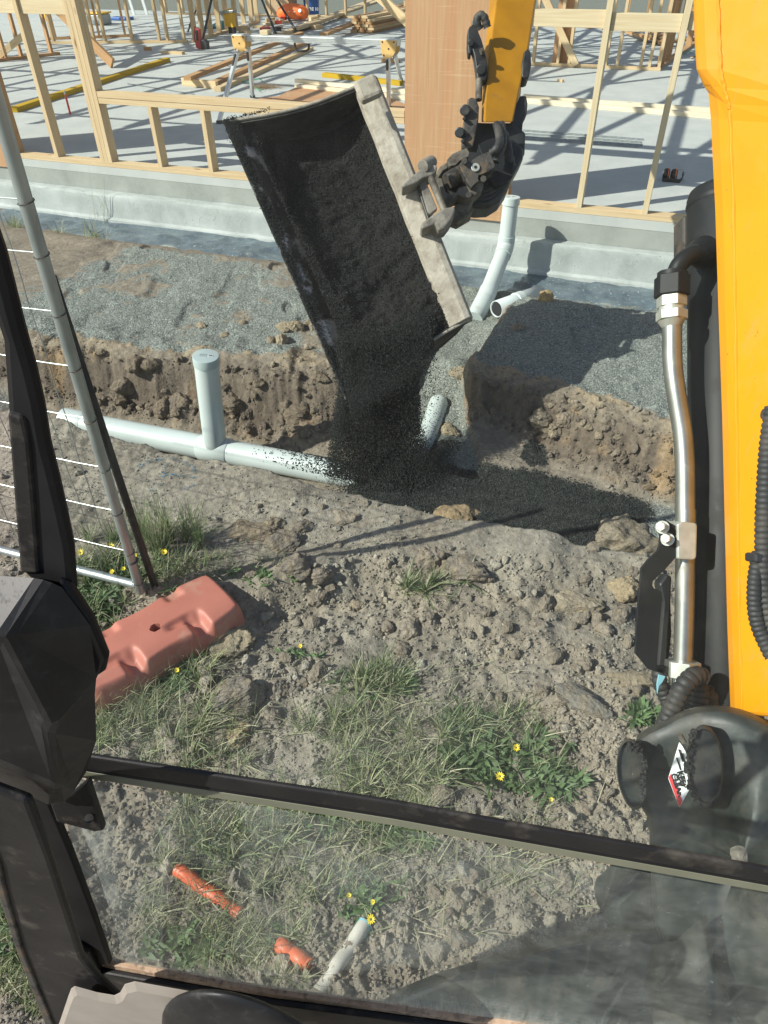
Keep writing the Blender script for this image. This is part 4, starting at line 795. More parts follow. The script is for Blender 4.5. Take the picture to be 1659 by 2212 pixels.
# blue pail with lettering
q=G(674,33,ZS); bk=thing('blue_pail','blue plastic pail with white lettering at the back of the slab','pail',tuple(q))
m=MB(); m.tube([q+zz*.002,q+zz*.36,q+zz*.365,q+zz*.40],.17,28,rs=[.165,.19,.20,.20]); m.build('pail_body',MT['blue_plastic'],bk,smooth=True)
m=MB(); m.tube([q+zz*.40,q+zz*.425],.205,28); m.build('lid',MT['blue_plastic'],bk,smooth=True)
vdir=unit(-q*[1,1,0]); sdv=np.array([-vdir[1],vdir[0],0])
def text(s,par,mt,pos,xax,yax,size,name='lettering',ext=.0008,bold=0):
    cu=bpy.data.curves.new(name,'FONT'); cu.body=s; cu.size=size; cu.align_x='CENTER'; cu.align_y='CENTER'; cu.extrude=ext; cu.offset=bold; ob=bpy.data.objects.new('tmp',cu)
    me=bpy.data.meshes.new_from_object(ob); bpy.data.objects.remove(ob); me.name=name
    x=unit(xax); z=unit(np.cross(x,yax)); y=np.cross(z,x); base=np.zeros(3); qq=par
    if par is not None:
        while qq.parent: qq=qq.parent
        base=ROOTLOC.get(qq.name,base)
    M=Matrix((Vector(x),Vector(y),Vector(z))).transposed().to_4x4(); M.translation=Vector(np.array(pos)-base); me.transform(M); me.materials.append(MT[mt]); o=bpy.data.objects.new(name,me); COL.objects.link(o); o.parent=par; return o
text('LITRE 10',bk,'white',q+vdir*.186+zz*.13,sdv,zz,.085,bold=.003)
# bag, box, timber stack, tub etc
q=G(610,34,ZS); cb=thing('cardboard_box','open brown cardboard box at the back of the slab','box',tuple(q))
m=MB(); 
for (u,v,su,sv) in ((0,-.2,.3,.006),(0,.2,.3,.006),(-.3,0,.006,.2),(.3,0,.006,.2)): m.obox(q+h1*u+h2*v+zz*.17,h1,h2,zz,su,sv,.165)
m.build('box_side',MT['card'],cb); m=MB(); m.obox(q+h1*.36-h2*.05+zz*.35,unit(h1+zz*.4),h2,unit(zz-h1*.4),.1,.2,.004); m.obox(q-h1*.36+zz*.33,unit(h1-zz*.2),h2,unit(zz+h1*.2),.1,.2,.004); m.build('flap',MT['card'],cb)
q=G(585,48,ZS)
for i in range(26):
    r_=random.Random(40+i); x,y=r_.uniform(520,690),r_.uniform(40,82); p=G(x,y,ZS); mt=r_.choice(['card','white','pine','pine_pale','red_paint','pine_warm','dark','pine']); m=MB(); hh=r_.uniform(.015,.05)
    ang=r_.uniform(0,3); a_=np.array([math.cos(ang),math.sin(ang),0]); b_=np.array([-math.sin(ang),math.cos(ang),0]); m.obox(p+zz*(hh+.002),a_,b_,zz,r_.uniform(.05,.16),r_.uniform(.03,.07),hh); setp(m.build('site_scrap',MT[mt],loc=tuple(p),bev=.003),dict(card='torn cardboard scrap',white='white wrapper',pine='yellowish pine offcut',pine_pale='pale pine offcut',red_paint='red scrap',pine_warm='reddish timber offcut',dark='black plastic scrap')[mt]+' lying among the tools at the back of the slab','scrap',dict(card='cardboard scraps',white='white wrappers',pine='yellowish offcuts',pine_pale='pale offcuts',red_paint='red scraps',pine_warm='reddish offcuts',dark='black scraps')[mt]+' among the tools')
q=G(632,45,ZS); ob_=thing('orange_bag','bright orange tool bag with white round marks at the back of the slab','bag',tuple(q))
m=MB(); m.tube(spline([q-h1*.35+zz*.1,q-h1*.1+zz*.17,q+h1*.2+zz*.16,q+h1*.36+zz*.12],5),.1,12,rs=[.05,.1,.12,.13,.14,.15,.15,.15,.15,.15,.14,.14,.13,.12,.11,.08][:16]); m.build('bag_body',MT['orange'],ob_,smooth=True)
for k in range(3): c=q+h1*(.0+.13*k)+zz*.19-h2*.115; m=MB(); m.cyl(c,c-h2*.02-zz*-.01,.035,14); m.build('white_mark',MT['white'],ob_)
c0=G(800,72,ZS)
for i in range(6):
    for j in range(3):
        if i==5 and j==2: continue
        p=c0+h1*(-.35+.16*j+.04*((i*7)%3))+zz*(.024+.046*i); m=MB(); m.beam(p,p+h2*2.6+h1*.25,.14,.042); o=m.build('stacked_board',MT['pine_warm'] if (i+j)%3 else MT['pine'],loc=tuple(p)); setp(o,'sawn board with square end in the stack left of the plywood panel','board','boards in the timber stack left of the plywood panel')
for k,(p,q2,hh) in enumerate((((640,72),(862,-6),.05),((700,92),(880,20),.10),((600,82),(820,-2),.01))): lbeam('timber_length',['long upper plank lying diagonally towards the timber stack','wide grey plank lying diagonally against the timber stack','lower plank lying diagonally behind the pail'][k],'timber',p,q2,.16,.045,'pine_warm' if k==1 else 'pine',dz=hh)
q=G(214,53,ZS); tb2=thing('storage_tub','cloudy clear storage tub with a yellow lid beyond the double stud','tub',tuple(q)); m=MB(); m.obox(q+zz*.10,h1,h2,zz,.24,.16,.098); m.build('tub_body',MT['clear'],tb2,bev=.03); m=MB(); m.obox(q+zz*.215,h1,h2,zz,.26,.18,.014); m.build('lid',MT['tool_yellow'],tb2,bev=.01)
q=G(262,43,ZS); m=MB(); m.obox(q+zz*.03,h1,h2,zz,.24,.16,.028); setp(m.build('plastic_tray',MT['blue_plastic'],loc=tuple(q),bev=.012),'flat blue plastic tray lying on the slab right of the clear tub','tray')
ld=thing('step_ladder','yellow and silver step ladder standing at the far left of the slab','ladder',tuple(G(120,40,ZS)))
for (x,y,xt,mt) in ((98,45,.25,'tool_yellow'),(110,58,.1,'alu'),(158,50,-.2,'tool_yellow'),(165,42,-.1,'alu')):
    p=G(x,y,ZS); m=MB(); m.beam(p+zz*.003,p+zz*1.7+h1*xt,.06,.03,h2); m.build('leg',MT[mt],ld)
for k in range(4): m=MB(); p=G(100,47,ZS)+h1*.04*k+zz*(.3+.33*k); m.beam(p,p+h1*(.75-.14*k),.08,.03); m.build('tread',MT['alu'],ld)
ld2=thing('step_ladder','silver ladder leg set beyond the clear tub','ladder',tuple(G(285,30,ZS)))
for x in (290,318): p=G(x,32,ZS); m=MB(); m.beam(p+zz*.003,p+zz*1.6-h1*.3,.07,.03,h2); m.build('leg',MT['alu'],ld2)
m=MB(); p=G(292,26,ZS)+zz*.3; m.beam(p,p+h1*.5,.07,.03); m.build('tread',MT['alu'],ld2)
# leaning scrap at the right
q=G(1405,100,ZS)
for k in range(9):
    r_=random.Random(k+70); a0=q+h1*r_.uniform(-.2,.25)+h2*r_.uniform(-.3,.9)+zz*(.025+.03*k%.1); m=MB(); dd=unit(h1*r_.uniform(-.5,.7)+h2*1.0); m.beam(a0,a0+dd*r_.uniform(.5,1.1),.09,.035); setp(m.build('timber_offcut',MT['pine_warm'],loc=tuple(a0),bev=.001),'timber offcut in the loose heap behind the right studs','offcut','offcuts heaped behind the right studs')
for k,(x,y) in enumerate(((1502,124),(1509,128),(1495,127),(1285,60),(1300,64))):
    q=G(x,y,ZS); m=MB(); V,Fc=rock(k,2); m.add(V*[.03,.05,.02]+q+zz*.015,[tuple(f) for f in Fc]); setp(m.build('site_scrap',MT['card'],loc=tuple(q)),'small crumpled scrap on the slab behind the right studs','scrap','crumpled scraps behind the right studs')
lbeam('timber_offcut','longer offcut lying near the back edge of the slab on the right','offcut',(1270,62),(1315,40),.1,.09,'pine_warm')
# ================================================================ PIPES
def pvc(name,label,cat='pipe',loc=None): return thing(name,label,cat,tuple(loc))
pa=G(140,908,-.165); pb=G(815,1038,-.165); LR=.062
lp=pvc('drain_pipe','long pale drain pipe lying in the left part of the trench','pipe',pa)
m=MB(); N_=60; P=[pa+(pb-pa)*k/N_ for k in range(N_+1)]; m.tube(P,LR,32); m.build('pipe_body',MT['pvc'],lp,smooth=True)
m=MB(); m.tube([pa+(pb-pa)*.0,pa+(pb-pa)*.0005,pa+(pb-pa)*.06,pa+(pb-pa)*.075],LR,32,rs=[LR+.004,LR+.006,LR+.006,LR+.001]); m.build('socket',MT['pvc'],lp,smooth=True)
q0=pa+(pb-pa)*.445; q0=W(466,966,1); 
dd=(pb-pa)/np.linalg.norm(pb-pa); 
# foot of riser on the lying pipe axis nearest the pixel
best=min(np.linspace(.2,.7,200),key=lambda t:abs((lambda p:(p@np.array(right))/( (p)@np.array(fwd)))(pa+(pb-pa)*t-np.array([0,0,CZ]))-((466*S-384)/F)))
q0=pa+(pb-pa)*best; q1=W(444,768,3.2); q1[0]=(q1[0]+q0[0])/2*0+q1[0]
cp_=pvc('capped_riser','upright pale pipe with a round cap standing on the lying drain pipe','pipe',q0)
ax=unit(q1-q0); m=MB(); m.tube([q0,q1-ax*.03],.056,32); m.build('pipe_body',MT['pvc'],cp_,smooth=True)
m=MB(); m.tube([q1-ax*.045,q1-ax*.043,q1-ax*.004,q1-ax*.001,q1],.06,36,rs=[.0565,.0595,.0600,.0585,.055]); cc=m.build('cap',MT['cap'],cp_,smooth=True)
sx_=unit(np.cross(ax,(0,1,0)))*-1; sx_=-sx_ if sx_[0]<0 else sx_; sy_=np.cross(ax,sx_); sy_=-sy_ if sy_[1]<0 else sy_
m=MB(); c=q1+sx_*.022+ax*.0012; m.obox(c,sx_,sy_,ax,.010,.008,.0004); m.build('white_label',MT['white'],cc); m=MB()
for k in range(5): m.obox(c+sx_*(-.007+.0034*k)+ax*.0008,sx_,sy_,ax,.0009,.006,.0003)
m.build('bar_print',MT['dark'],cc); m=MB()
for k in range(4): m.tube(spline([q1+sx_*(-.02+.009*k)+sy_*(-.012)+ax*.001,q1+sx_*(-.026+.009*k)+sy_*.0+ax*.001,q1+sx_*(-.018+.009*k)+sy_*.012+ax*.001],3),.0006,4)
m.build('pencil_scribble',MT['galv'],cc)
m=MB(); m.tube([q0-dd*.085,q0-dd*.08,q0+dd*.08,q0+dd*.085],LR,32,rs=[LR+.001,LR+.005,LR+.005,LR+.001]); m.build('tee_collar',MT['pvc'],cp_,smooth=True)
# far riser
dF=4.72; A0=W(1105,425,dF); A1=W(1099,556,dF+.04); A1[0]=A0[0]-.01; A1[1]=A0[1]-.015; A2=W(1052,636,4.62); A3=W(1024,690,4.5); PR=.053
rs_=pvc('drain_riser','tall pale riser pipe with an angled elbow in front of the slab footing','pipe',A1)
ax=unit(A0-A1); m=MB(); m.tube([A1,A0-ax*.02],PR,30); m.build('pipe_body',MT['pvc'],rs_,smooth=True)
m=MB(); m.tube([A0-ax*.05,A0-ax*.048,A0-ax*.003,A0],PR,30,rs=[PR+.001,PR+.006,PR+.006,PR+.003]); cc=m.build('cap',MT['pvc'],rs_,smooth=True)
m=MB(); sx_=np.array([1.,0,0]); 
m.tube(spline([A0+ax*.001+sx_*-.03+np.array([0,-.01,0]),A0+ax*.001+sx_*-.01+np.array([0,.012,0]),A0+ax*.001+sx_*.0+np.array([0,-.012,0]),A0+ax*.001+sx_*.02+np.array([0,.01,0]),A0+ax*.001+sx_*.03+np.array([0,-.01,0])],4),.0012,4); m.build('pencil_scribble',MT['galv'],cc)
d2=unit(A2-A1); m=MB(); m.tube(spline([A1+ax*.075,A1+ax*.02,A1+d2*.04,A1+d2*.11],6),PR,30,rs=[PR+.005]*19); m.build('elbow',MT['pvc'],rs_,smooth=True)
m=MB(); m.tube([A1+d2*.05,A2],PR,30); m.build('pipe_body',MT['pvc'],rs_,smooth=True)
m=MB(); m.tube([A2-d2*.05,A2-d2*.045,A2+d2*.02,A3],PR,30,rs=[PR+.001,PR+.006,PR+.006,PR+.004]); m.build('socket',MT['pvc'],rs_,smooth=True)
B0=T(1072,668)+zz*.055; B1=T(1160,636)+zz*.035; B0=W(1072,668,4.42); B1=W(1165,634,4.62)
sb=pvc('stub_pipe','short grey pipe stub lying beside the foot of the riser','pipe',B0)
d=unit(B1-B0); m=MB(); m.tube([B0,B1],PR*.93,30,cap=False); m.build('pipe_body',MT['pvc_grey'],sb,smooth=True,solid=.006); m=MB(); m.tube([B0+d*.17,B0+d*.175,B0+d*.23,B0+d*.235],PR,30,rs=[PR*.95,PR+.005,PR+.005,PR]); m.build('collar',MT['pvc'],sb,smooth=True)
m=MB(); m.tube([B0+d*.001,B0+d*.02],.04,24); m.build('inside_shade',MT['dark'],sb)  # dark disc stands for the shade inside the open pipe end
C0=W(945,878,3.86); C1=W(925,935,3.72); C2=W(885,1000,3.55)
bd=pvc('branch_bend','short white bent pipe rising in the branch trench beside the falling gravel','pipe',C2); P=spline([C0-np.array([-.01,-.03,0]),C0,C1,C2],7)
m=MB(); m.tube(P,.05,28,rs=[.03,.04,.046,.05]+[.052]*(len(P)-4)); m.build('pipe_body',MT['pvc'],bd,smooth=True)
# buried service pipes seen through the lower pane
def conduit(name,label,x0,y0,x1,y1,rpx,mt,sink=.4,ext=0):
    p=T(x0,y0); q=T(x1,y1); r=pr(rpx,(x0+x1)/2,(y0+y1)/2); o=thing(name,label,'pipe',tuple(p)); a_=p+zz*r*(1-2*sink); b_=q+zz*r*(1-2*sink); m=MB(); P=[a_+(b_-a_)*k/14+zz*.004*math.sin(k*.9) for k in range(15)]; m.tube(P,r,20); m.build('pipe_body',MT[mt],o,smooth=True); return o,a_,b_,r
conduit('orange_conduit','longer bright orange conduit half buried in the soil seen through the lower pane',384,1879,520,1977,15,'orange_pipe',.35)
conduit('orange_conduit','short bright orange conduit half buried near the bottom of the lower pane',606,2042,673,2090,17,'orange_pipe',.45)
o,a_,b_,r=conduit('old_pipe','old white pipe with a blue painted end lying near the bottom of the lower pane',790,2000,690,2150,16,'old_pipe',.1); m=MB(); d=unit(b_-a_); m.tube([a_-d*.002,a_+d*.028],r+.0012,20); m.build('blue_end',MT['blue_paint'],o,smooth=True)
# blue spray mark and pale footprint patch
def paint():
    m,nt,b=newmat('spray_paint'); co_=coord(nt); b.inputs['Base Color'].default_value=(.03,.15,.24,1); b.inputs['Roughness'].default_value=.9
    tr=N(nt,'ShaderNodeBsdfTransparent'); ms=N(nt,'ShaderNodeMixShader'); fac=ramp(nt,noise(nt,co_,70,6,.7),[(.48,(0,0,0)),(.62,(.8,.8,.8))]); nt.links.new(fac,ms.inputs[0]); nt.links.new(tr.outputs[0],ms.inputs[1]); nt.links.new(b.outputs[0],ms.inputs[2]); nt.links.new(ms.outputs[0],nt.nodes['Material Output'].inputs[0]); return m
MT['spray']=paint()
m=MB()
def stroke(pts,w):
    P=spline([T(x,y) for x,y in pts],8); rows=[]
    for i,p in enumerate(P):
        t=unit((P[min(i+1,len(P)-1)]-P[max(i-1,0)])*[1,1,0]); s_=np.array([-t[1],t[0],0]); rows.append([np.array([*(p+s_*w*k)[:2],0]) for k in (-1,-.3,.3,1)])
    for r_ in rows:
        for v in r_: v[2]=float(H(v[0],v[1]))+.006
    m.loft(rows)
stroke([(415,1035),(423,1020),(395,1000),(350,995),(310,1005),(293,1020)],.009); stroke([(325,1062),(335,1052),(350,1048)],.009); stroke([(350,1030),(380,1028),(422,1032)],.009); stroke([(345,1038),(355,1018),(362,1000)],.006); stroke([(400,1060),(418,1048)],.009)
setp(m.build('spray_mark',MT['spray'],loc=tuple(T(370,1030)),smooth=True),'faded blue spray painted ring on the soil right of the fence pole','paint mark')
# ================================================================ TEMPORARY FENCE
pb_=T(308,1290); pb_[2]+=.03; pt_=W(-28,150,1.40)
tf=thing('temporary_fence','leaning galvanised wire fence panel at the left with a round end pole','fence panel',tuple(pb_))
ax=unit(pt_-pb_); m=MB(); m.tube([pb_,pt_+ax*.3],.0165,24); po=m.build('pole',MT['galv'],tf,smooth=True)
e0=G(290,1277,pb_[2]+.03); e1_=G(140,1238,pb_[2]+.03); dl=unit(e1_-e0); dl=unit(dl*[1,1,0]); rail0=pb_+ax*.035; m=MB(); m.tube([rail0+dl*.01,rail0+dl*2.2],.0155,20); m.build('bottom_rail',MT['galv'],tf,smooth=True)
def polez(y):
    return min(np.linspace(0,1,400),key=lambda t:abs((512-(lambda p:((p@np.array(up))/(p@np.array(fwd)))*F)(pb_+(pt_-pb_)*t-np.array([0,0,CZ])))/S-y))
for y in (430,545,672,793,905,1011,1104,1191,):
    t=polez(y); p=pb_+(pt_-pb_)*t; sg=.006; P=[p+dl*k*.1-zz*sg*math.sin(min(k,3)/3*math.pi)*.6 for k in range(0,22)]; m=MB(); m.tube(P,.0016,6); m.build('wire',MT['galv'],tf)
    m=MB(); m.tube([p+.0185*(math.cos(a_)*dl+math.sin(a_)*np.cross(dl,ax))-ax*.004*a_/3 for a_ in np.linspace(0,6.5,14)],.0014,5); m.build('wire_wrap',MT['rust_steel'],tf)
Lp=np.linalg.norm(pt_-pb_)
for k,off in enumerate((.085,.145,.34,.50,.68,.86,1.04,1.22)):
    m=MB(); q=rail0+dl*off; m.tube([q+ax*Lp*j/24+dl*.003*math.sin(j*1.7+k) for j in range(25)],.0016,5); m.build('wire',MT['galv'],tf)
m=MB(); c=pb_+ax*.055; m.tube([c+.020*(math.cos(a_)*dl+math.sin(a_)*np.cross(dl,ax))+ax*.004*math.sin(3*a_) for a_ in np.linspace(0,18,60)],.0014,5); m.build('tie_wire',MT['rust_steel'],tf)
c=pb_+ax*.17; m=MB(); m.tube([c+.0195*(math.cos(a_)*dl+math.sin(a_)*np.cross(dl,ax)) for a_ in np.linspace(0,6.28,20)],.0025,6); m.build('cable_tie',MT['dark'],tf)
sb_=T(334,1266); stp=W(108,708,1.62); top=np.array([sb_[0]-.03,sb_[1]+.01,stp[2]]); sp=thing('star_picket','black steel star picket driven in right behind the fence pole','picket',tuple(sb_))
m=MB(); 
for an in (0.3,2.4,4.5): 
    d_=np.array([math.cos(an),math.sin(an),0]); n_=np.array([-d_[1],d_[0],0]); m.poly([sb_-zz*.1-n_*.002,sb_-zz*.1+d_*.015-n_*.002,sb_-zz*.1+d_*.015+n_*.002,sb_-zz*.1+n_*.002],top-sb_+zz*.1)
m.build('picket_body',MT['black_steel'],sp); m=MB(); m.cyl(top-zz*.01,top+zz*.003,.006,6); m.build('rusty_tip',MT['rust_steel'],sp)
# fence block (heightfield moulded shape)
e0=G(165,1425,.10); e1_=G(470,1255,.10); c0=(e0+e1_)/2; ul=unit((e1_-e0)*[1,1,0]); vl=np.array([-ul[1],ul[0],0]); L=np.linalg.norm(e1_-e0)*.5+.03; c0[2]=float(H(c0[0],c0[1]))
def blockshape():
    nu,nv=150,70; rows=[]; Wd=.128
    for j in range(nv+1):
        v=-1+2*j/nv; row=[]
        for i in range(nu+1):
            u=-1+2*i/nu
            # superellipse style rounded footprint
            uu=u*L; vv=v*Wd
            edge=max(abs(u)*L-(L-.05),0)/.05; edge=min(edge,1); narrow=1-.22*edge**2
            vv*=narrow*(1-.06*math.cos(u*math.pi*2)); 
            h=.125-.018*abs(v)**3; 
            r=min(1,(1-abs(u))*L/.03); h*=math.sqrt(max(0,1-(1-r)**2)) if r<1 else 1
            r2=min(1,(1-abs(v))*Wd/.022); h=h*(math.sqrt(max(0,1-(1-r2)**2))*.9+.1 if r2<1 else 1)
            for uc in (-.42,.42):    # moulded cross channels
                h-=.034*math.exp(-((u-uc)*L/.028)**4)*float(ss(-.15,-.55,v)+.45*ss(.35,.6,v))
            h-=.016*math.exp(-((v+.35)/.14)**4)*math.exp(-((u-(.25 if u>0 else -.62))/.15)**4)
            for uc,vc in ((0.0,-.12),):
                d=math.hypot((u-uc)*L,(v-vc)*Wd); h-=.06*(1 if d<.016 else 0)
            row.append(c0+ul*uu+vl*vv+zz*(max(h,0)+.001))
        rows.append(row)
    # skirt
    rows=[[np.array([p[0],p[1],c0[2]-.03]) for p in rows[0]]]+rows+[[np.array([p[0],p[1],c0[2]-.03]) for p in rows[-1]]]
    m=MB(); m.loft(rows); return m
o=blockshape().build('fence_block',MT['red_plastic'],loc=tuple(c0),smooth=True); setp(o,'faded red moulded fence foot with recesses lying under the fence pole','fence foot')
o.data.polygons.foreach_set('use_smooth',[True]*len(o.data.polygons))
# ================================================================ BUCKET
FW=np.array(fwd)
def WD(pts,d): return [W(x,y,d) for x,y in pts]
A_=W(485,265,3.14); B_=W(806,172,3.18); C_=W(1012,690,3.10); D_=W(748,862,3.07)
eu=unit((D_-A_)+(C_-B_)); ev=unit((B_-A_)+(C_-D_)); en=unit(np.cross(eu,ev)); en=en if en@FW>0 else -en
bkT=thing('digger_bucket','wide mud bucket caked with black gravel, tipped sideways above the trench','bucket',tuple((A_+B_+C_+D_)/4))
def bprof(t):   # lip (t=0) to back (t=1): across, depth
    P=[(0,0),(.07,.030),(.15,.085),(.22,.20),(.32,.29),(.48,.345),(.66,.345),(.82,.29),(.92,.20),(.965,.10),(1,.0)]
    k=t*(len(P)-1); i=min(int(k),len(P)-2); q=k-i; return P[i][0]*(1-q)+P[i+1][0]*q,P[i][1]*(1-q)+P[i+1][1]*q
def bpt(s,t):  # s along length 0 (A-B) .. 1 (D-C)
    v,dp=bprof(t); base=(A_*(1-s)+D_*s)*(1-v)+(B_*(1-s)+C_*s)*v; return base+en*dp*.62*1.0
m=MB(); m.loft([[bpt(s,t) for t in np.linspace(0,1,41)] for s in np.linspace(0,1,30)]); m.build('bucket_shell',MT['bucket_inner'],bkT,smooth=True,solid=.012)
for s,nm in ((0,'end_plate'),(1,'end_plate')):
    top=[bpt(s,t) for t in np.linspace(0,1,41)]; sag=[]
    for k in range(9):
        q=1-k/8; v=.02+.96*q; e=(A_*(1-s)+D_*s)*(1-v)+(B_*(1-s)+C_*s)*v; sag.append(e+eu*(.035*math.sin(v*math.pi)*(1 if s==0 else -.3))-en*(.004))
    m=MB(); m.poly(top+sag[1:-1],eu*(.016 if s==0 else -.016)); m.build(nm,MT['bucket_inner'],bkT,bev=.002)
    m=MB(); m.tube([p-en*.004 for p in [bpt(s,1)]+sag[1:-1 if s==0 else 5]+([bpt(s,0)] if s==0 else [])],.007,8); m.build('end_rim',MT['bucket_mud'],bkT,smooth=True)
# cutting lip plate
m=MB(); m.loft([[bpt(s,0)-en*.006-ev*.004,bpt(s,.05)-en*.006,bpt(s,.10)-en*.006,bpt(s,.2)-en*.004] for s in np.linspace(0,1,40)]); m.build('cutting_lip',MT['worn_lip'],bkT,solid=.012)
# back beam
def bk(s,off,dep): base=B_*(1-s)+C_*s; return base+ev*off-en*(-dep)
rows=[]
for s in np.linspace(-.005,1.0,60):
    n1=.003*float(fbm(s,0,9,3,s=3)); rows.append([bk(s,-.098+n1,.02),bk(s,-.090+n1,-.012),bk(s,-.02,-.030+n1),bk(s,.006,-.026),bk(s,.022,.0),bk(s,.030,.06),bk(s,-.05,.07)])
m=MB(); m.loft(rows,True); n0=len(m.v); m.f.append(list(range(7))); m.uv.append([(0,0)]*7); m.f.append(list(range(n0-7,n0))); m.uv.append([(0,0)]*7)
bb_=m.build('back_beam',MT['bucket_mud'],bkT,bev=.004,smooth=False)
m=MB(); q=W(795,186,3.0); m.obox(q+en*.02,eu,ev,en,.05,.05,.02); m.build('corner_gusset',MT['bucket_mud'],bkT,bev=.015)
# lugs, pin
dE=3.04
E1P=[(866.5,401),(885,384),(904,367.5),(916.5,359),(935,354),(944.7,357),(943.6,367.5),(933,378),(914.5,384),(897.8,394.6),(872.8,405)]
E2P=[(908,484),(935,463),(960,448.8),(981,444.6),(984,453),(975,474),(960,492.5),(947.8,498.7),(939,484),(912,494.6)]
def trace(name,par,mt,pts,d,th,bev=.004,tilt=None,label=None):
    P=WD(pts,d); 
    if tilt is not None: P=[p+FW*tilt(x,y) for p,(x,y) in zip(P,pts)]
    m=MB(); m.poly(P,FW*th); o=m.build(name,MT[mt],par,bev=bev)
    if label: o['label']=label
    return o
trace('hanger_lug',bkT,'lug',E1P,dE-.02,.09,.008); trace('hanger_lug',bkT,'lug',E2P,dE-.03,.10,.008)
m=MB(); m.cyl(W(913,360,dE-.03),W(933,349,dE+.03),.026,20); m.build('pin_boss',MT['lug'],bkT,bev=.003)
m=MB(); m.cyl(W(925,372,dE),W(962,460,dE-.01),.0135*1.15,20); m.build('hanger_pin',MT['hitch_steel'],bkT,smooth=True)
trace('lug_plate',bkT,'lug',[(905,392),(918,386),(945,450),(930,462),(924,458)],dE+.015,.03,.004)
trace('lug_dark_plate',bkT,'black_steel',[(899,397),(906,393),(931,460),(925,478)],dE+.03,.03,.004)  # thin black plate set behind the edge of the lug plate
# bed of black gravel stuck in the bucket
def bedpt(s,t):
    v,dp=bprof(t); base=(A_*(1-s)+D_*s)*(1-v)+(B_*(1-s)+C_*s)*v
    n=float(fbm(s*3.1,t*1.6,2.0,4,.6,s=77))*.045+float(fbm(s*3,t*2,8,5,.65,s=79))*.024*(.4+s)
    fill=.035+.12*ss(.1,1,s)+n; fill*=float(ss(-.02,.12,s)); over=float(ss(.72,1.0,s))*float(ss(0,.12,t)*(1-ss(.55,.80,t))); fill+=.10*over; d=max(dp*.62-max(fill,0.0),-.004)
    return base+en*d-zz*max(0,s-1.0)*.9*over-zz*(.0)
SG,TG=np.linspace(.045,.992,190),np.linspace(.185,.955,110)
bed=[[bedpt(s,t) for t in TG] for s in SG]
BV=np.array(bed).reshape(-1,3); i=np.arange(len(SG)*len(TG)).reshape(len(SG),len(TG)); Fb=np.stack([i[:-1,:-1].ravel(),i[:-1,1:].ravel(),i[1:,1:].ravel(),i[1:,:-1].ravel()],1)
o=npmesh('black_gravel',BV,Fb,MT['soil'],loc=tuple(bkT.location),smooth=True,attrs={'Col':BV*0+.012,'Mask':np.tile([0,0.,0],(len(BV),1))}); setp(o,'load of black coated gravel sliding out of the tilted bucket','gravel',kind='stuff')
idx=RNG.integers(0,len(BV),30000); P=BV[idx]+RNG.normal(0,.004,(30000,3)); g=RNG.random((len(P),1))**2.2
c=np.array([.004,.005,.005])*(1-g)+np.array([.05,.054,.05])*g; P-=en*.001
idl=RNG.random(15000); tl=np.abs(RNG.normal(0,.055,15000)); P2=np.array([bpt(a_,0)*(1-q)+bpt(a_,.13)*q for a_,q in zip(idl,np.clip(tl*7,0,1))]); keep=(fbm(idl*5,tl*14,2.2,3,.6,s=5)*.5+.5-tl*2.6+.12)>.32; P2=P2[keep]-en*RNG.uniform(.003,.017,(keep.sum(),1))+RNG.normal(0,.003,(keep.sum(),3))
P2=np.concatenate([P2,np.array([A_+(B_-A_)*q for q in RNG.random(500)**2.5*.3])+RNG.normal(0,.004,(500,3))-en*.006,np.array([A_+ev*q for q in RNG.random(1600)*.05])+eu*(RNG.random((1600,1))*.12)+RNG.normal(0,.006,(1600,3))-en*.008])
PP=np.concatenate([P,P2]); cc=np.concatenate([c,np.tile([.022,.025,.024],(len(P2),1))]); scatter('clinging_gravel',PP,RNG.uniform(.0018,.0038,len(PP)),MT['tar'],cc,sm1,'black gravel grains crusted over the lip and bed of the bucket','gravel',loc=tuple(bkT.location))
# falling stream
n=125000; t=RNG.random(n)**.85; w=RNG.normal(0,1,n)
x_=np.interp(t,[0,.3,.6,1],[838,826,815,828])+w*np.interp(t,[0,.3,.6,1],[70,66,60,56]); x_=np.where(w<0,np.maximum(x_,np.interp(t,[0,.25,1],[722,735,700])+RNG.random(n)*24),x_)
re_=np.interp(t,[0,.35,.7,1],[948,905,915,955])-np.abs(RNG.normal(0,9,n)); x_=np.where(x_>re_,re_-RNG.random(n)*60*RNG.random(n),x_); y_=np.interp(t,[0,1],[712,1035])+RNG.normal(0,14,n)-(x_-850)*.15*(1-t)
dd_=np.interp(t,[0,1],[3.05,3.34])+RNG.normal(0,.05,n)
P=np.stack([W(a_,b_,c_) for a_,b_,c_ in zip(x_,y_,dd_)]); g=RNG.random((n,1))**2; 
P[:,2]=np.maximum(P[:,2],H(P[:,0],P[:,1])+.002)
scatter('falling_gravel',P,RNG.uniform(.0016,.0034,n),MT['tar'],np.array([.010,.012,.011])*(1-g)+np.array([.045,.05,.047])*g,sm1,'stream of black gravel pouring from the bucket into the trench','gravel')
n=5200; x_=RNG.normal(835,75,n); y_=RNG.uniform(790,1040,n); P=np.stack([W(a_,b_,c_) for a_,b_,c_ in zip(x_,y_,RNG.uniform(3.05,3.3,n))]); P[:,2]=np.maximum(P[:,2],H(P[:,0],P[:,1])+.002)
k=(P[:,2]>H(P[:,0],P[:,1]))
scatter('flying_gravel',P[k],RNG.uniform(.0016,.0036,n)[k],MT['tar'],np.tile([.02,.02,.019],(k.sum(),1)),sm1,'loose black grains flying around the pouring stream','gravel')
n=16000; q=RNG.random(n); jx=RNG.normal(0,22,n); P=np.stack([W(752+180*a_+b_*.25,862-146*a_+b_*1.2,3.045-.01*a_) for a_,b_ in zip(q,jx)])
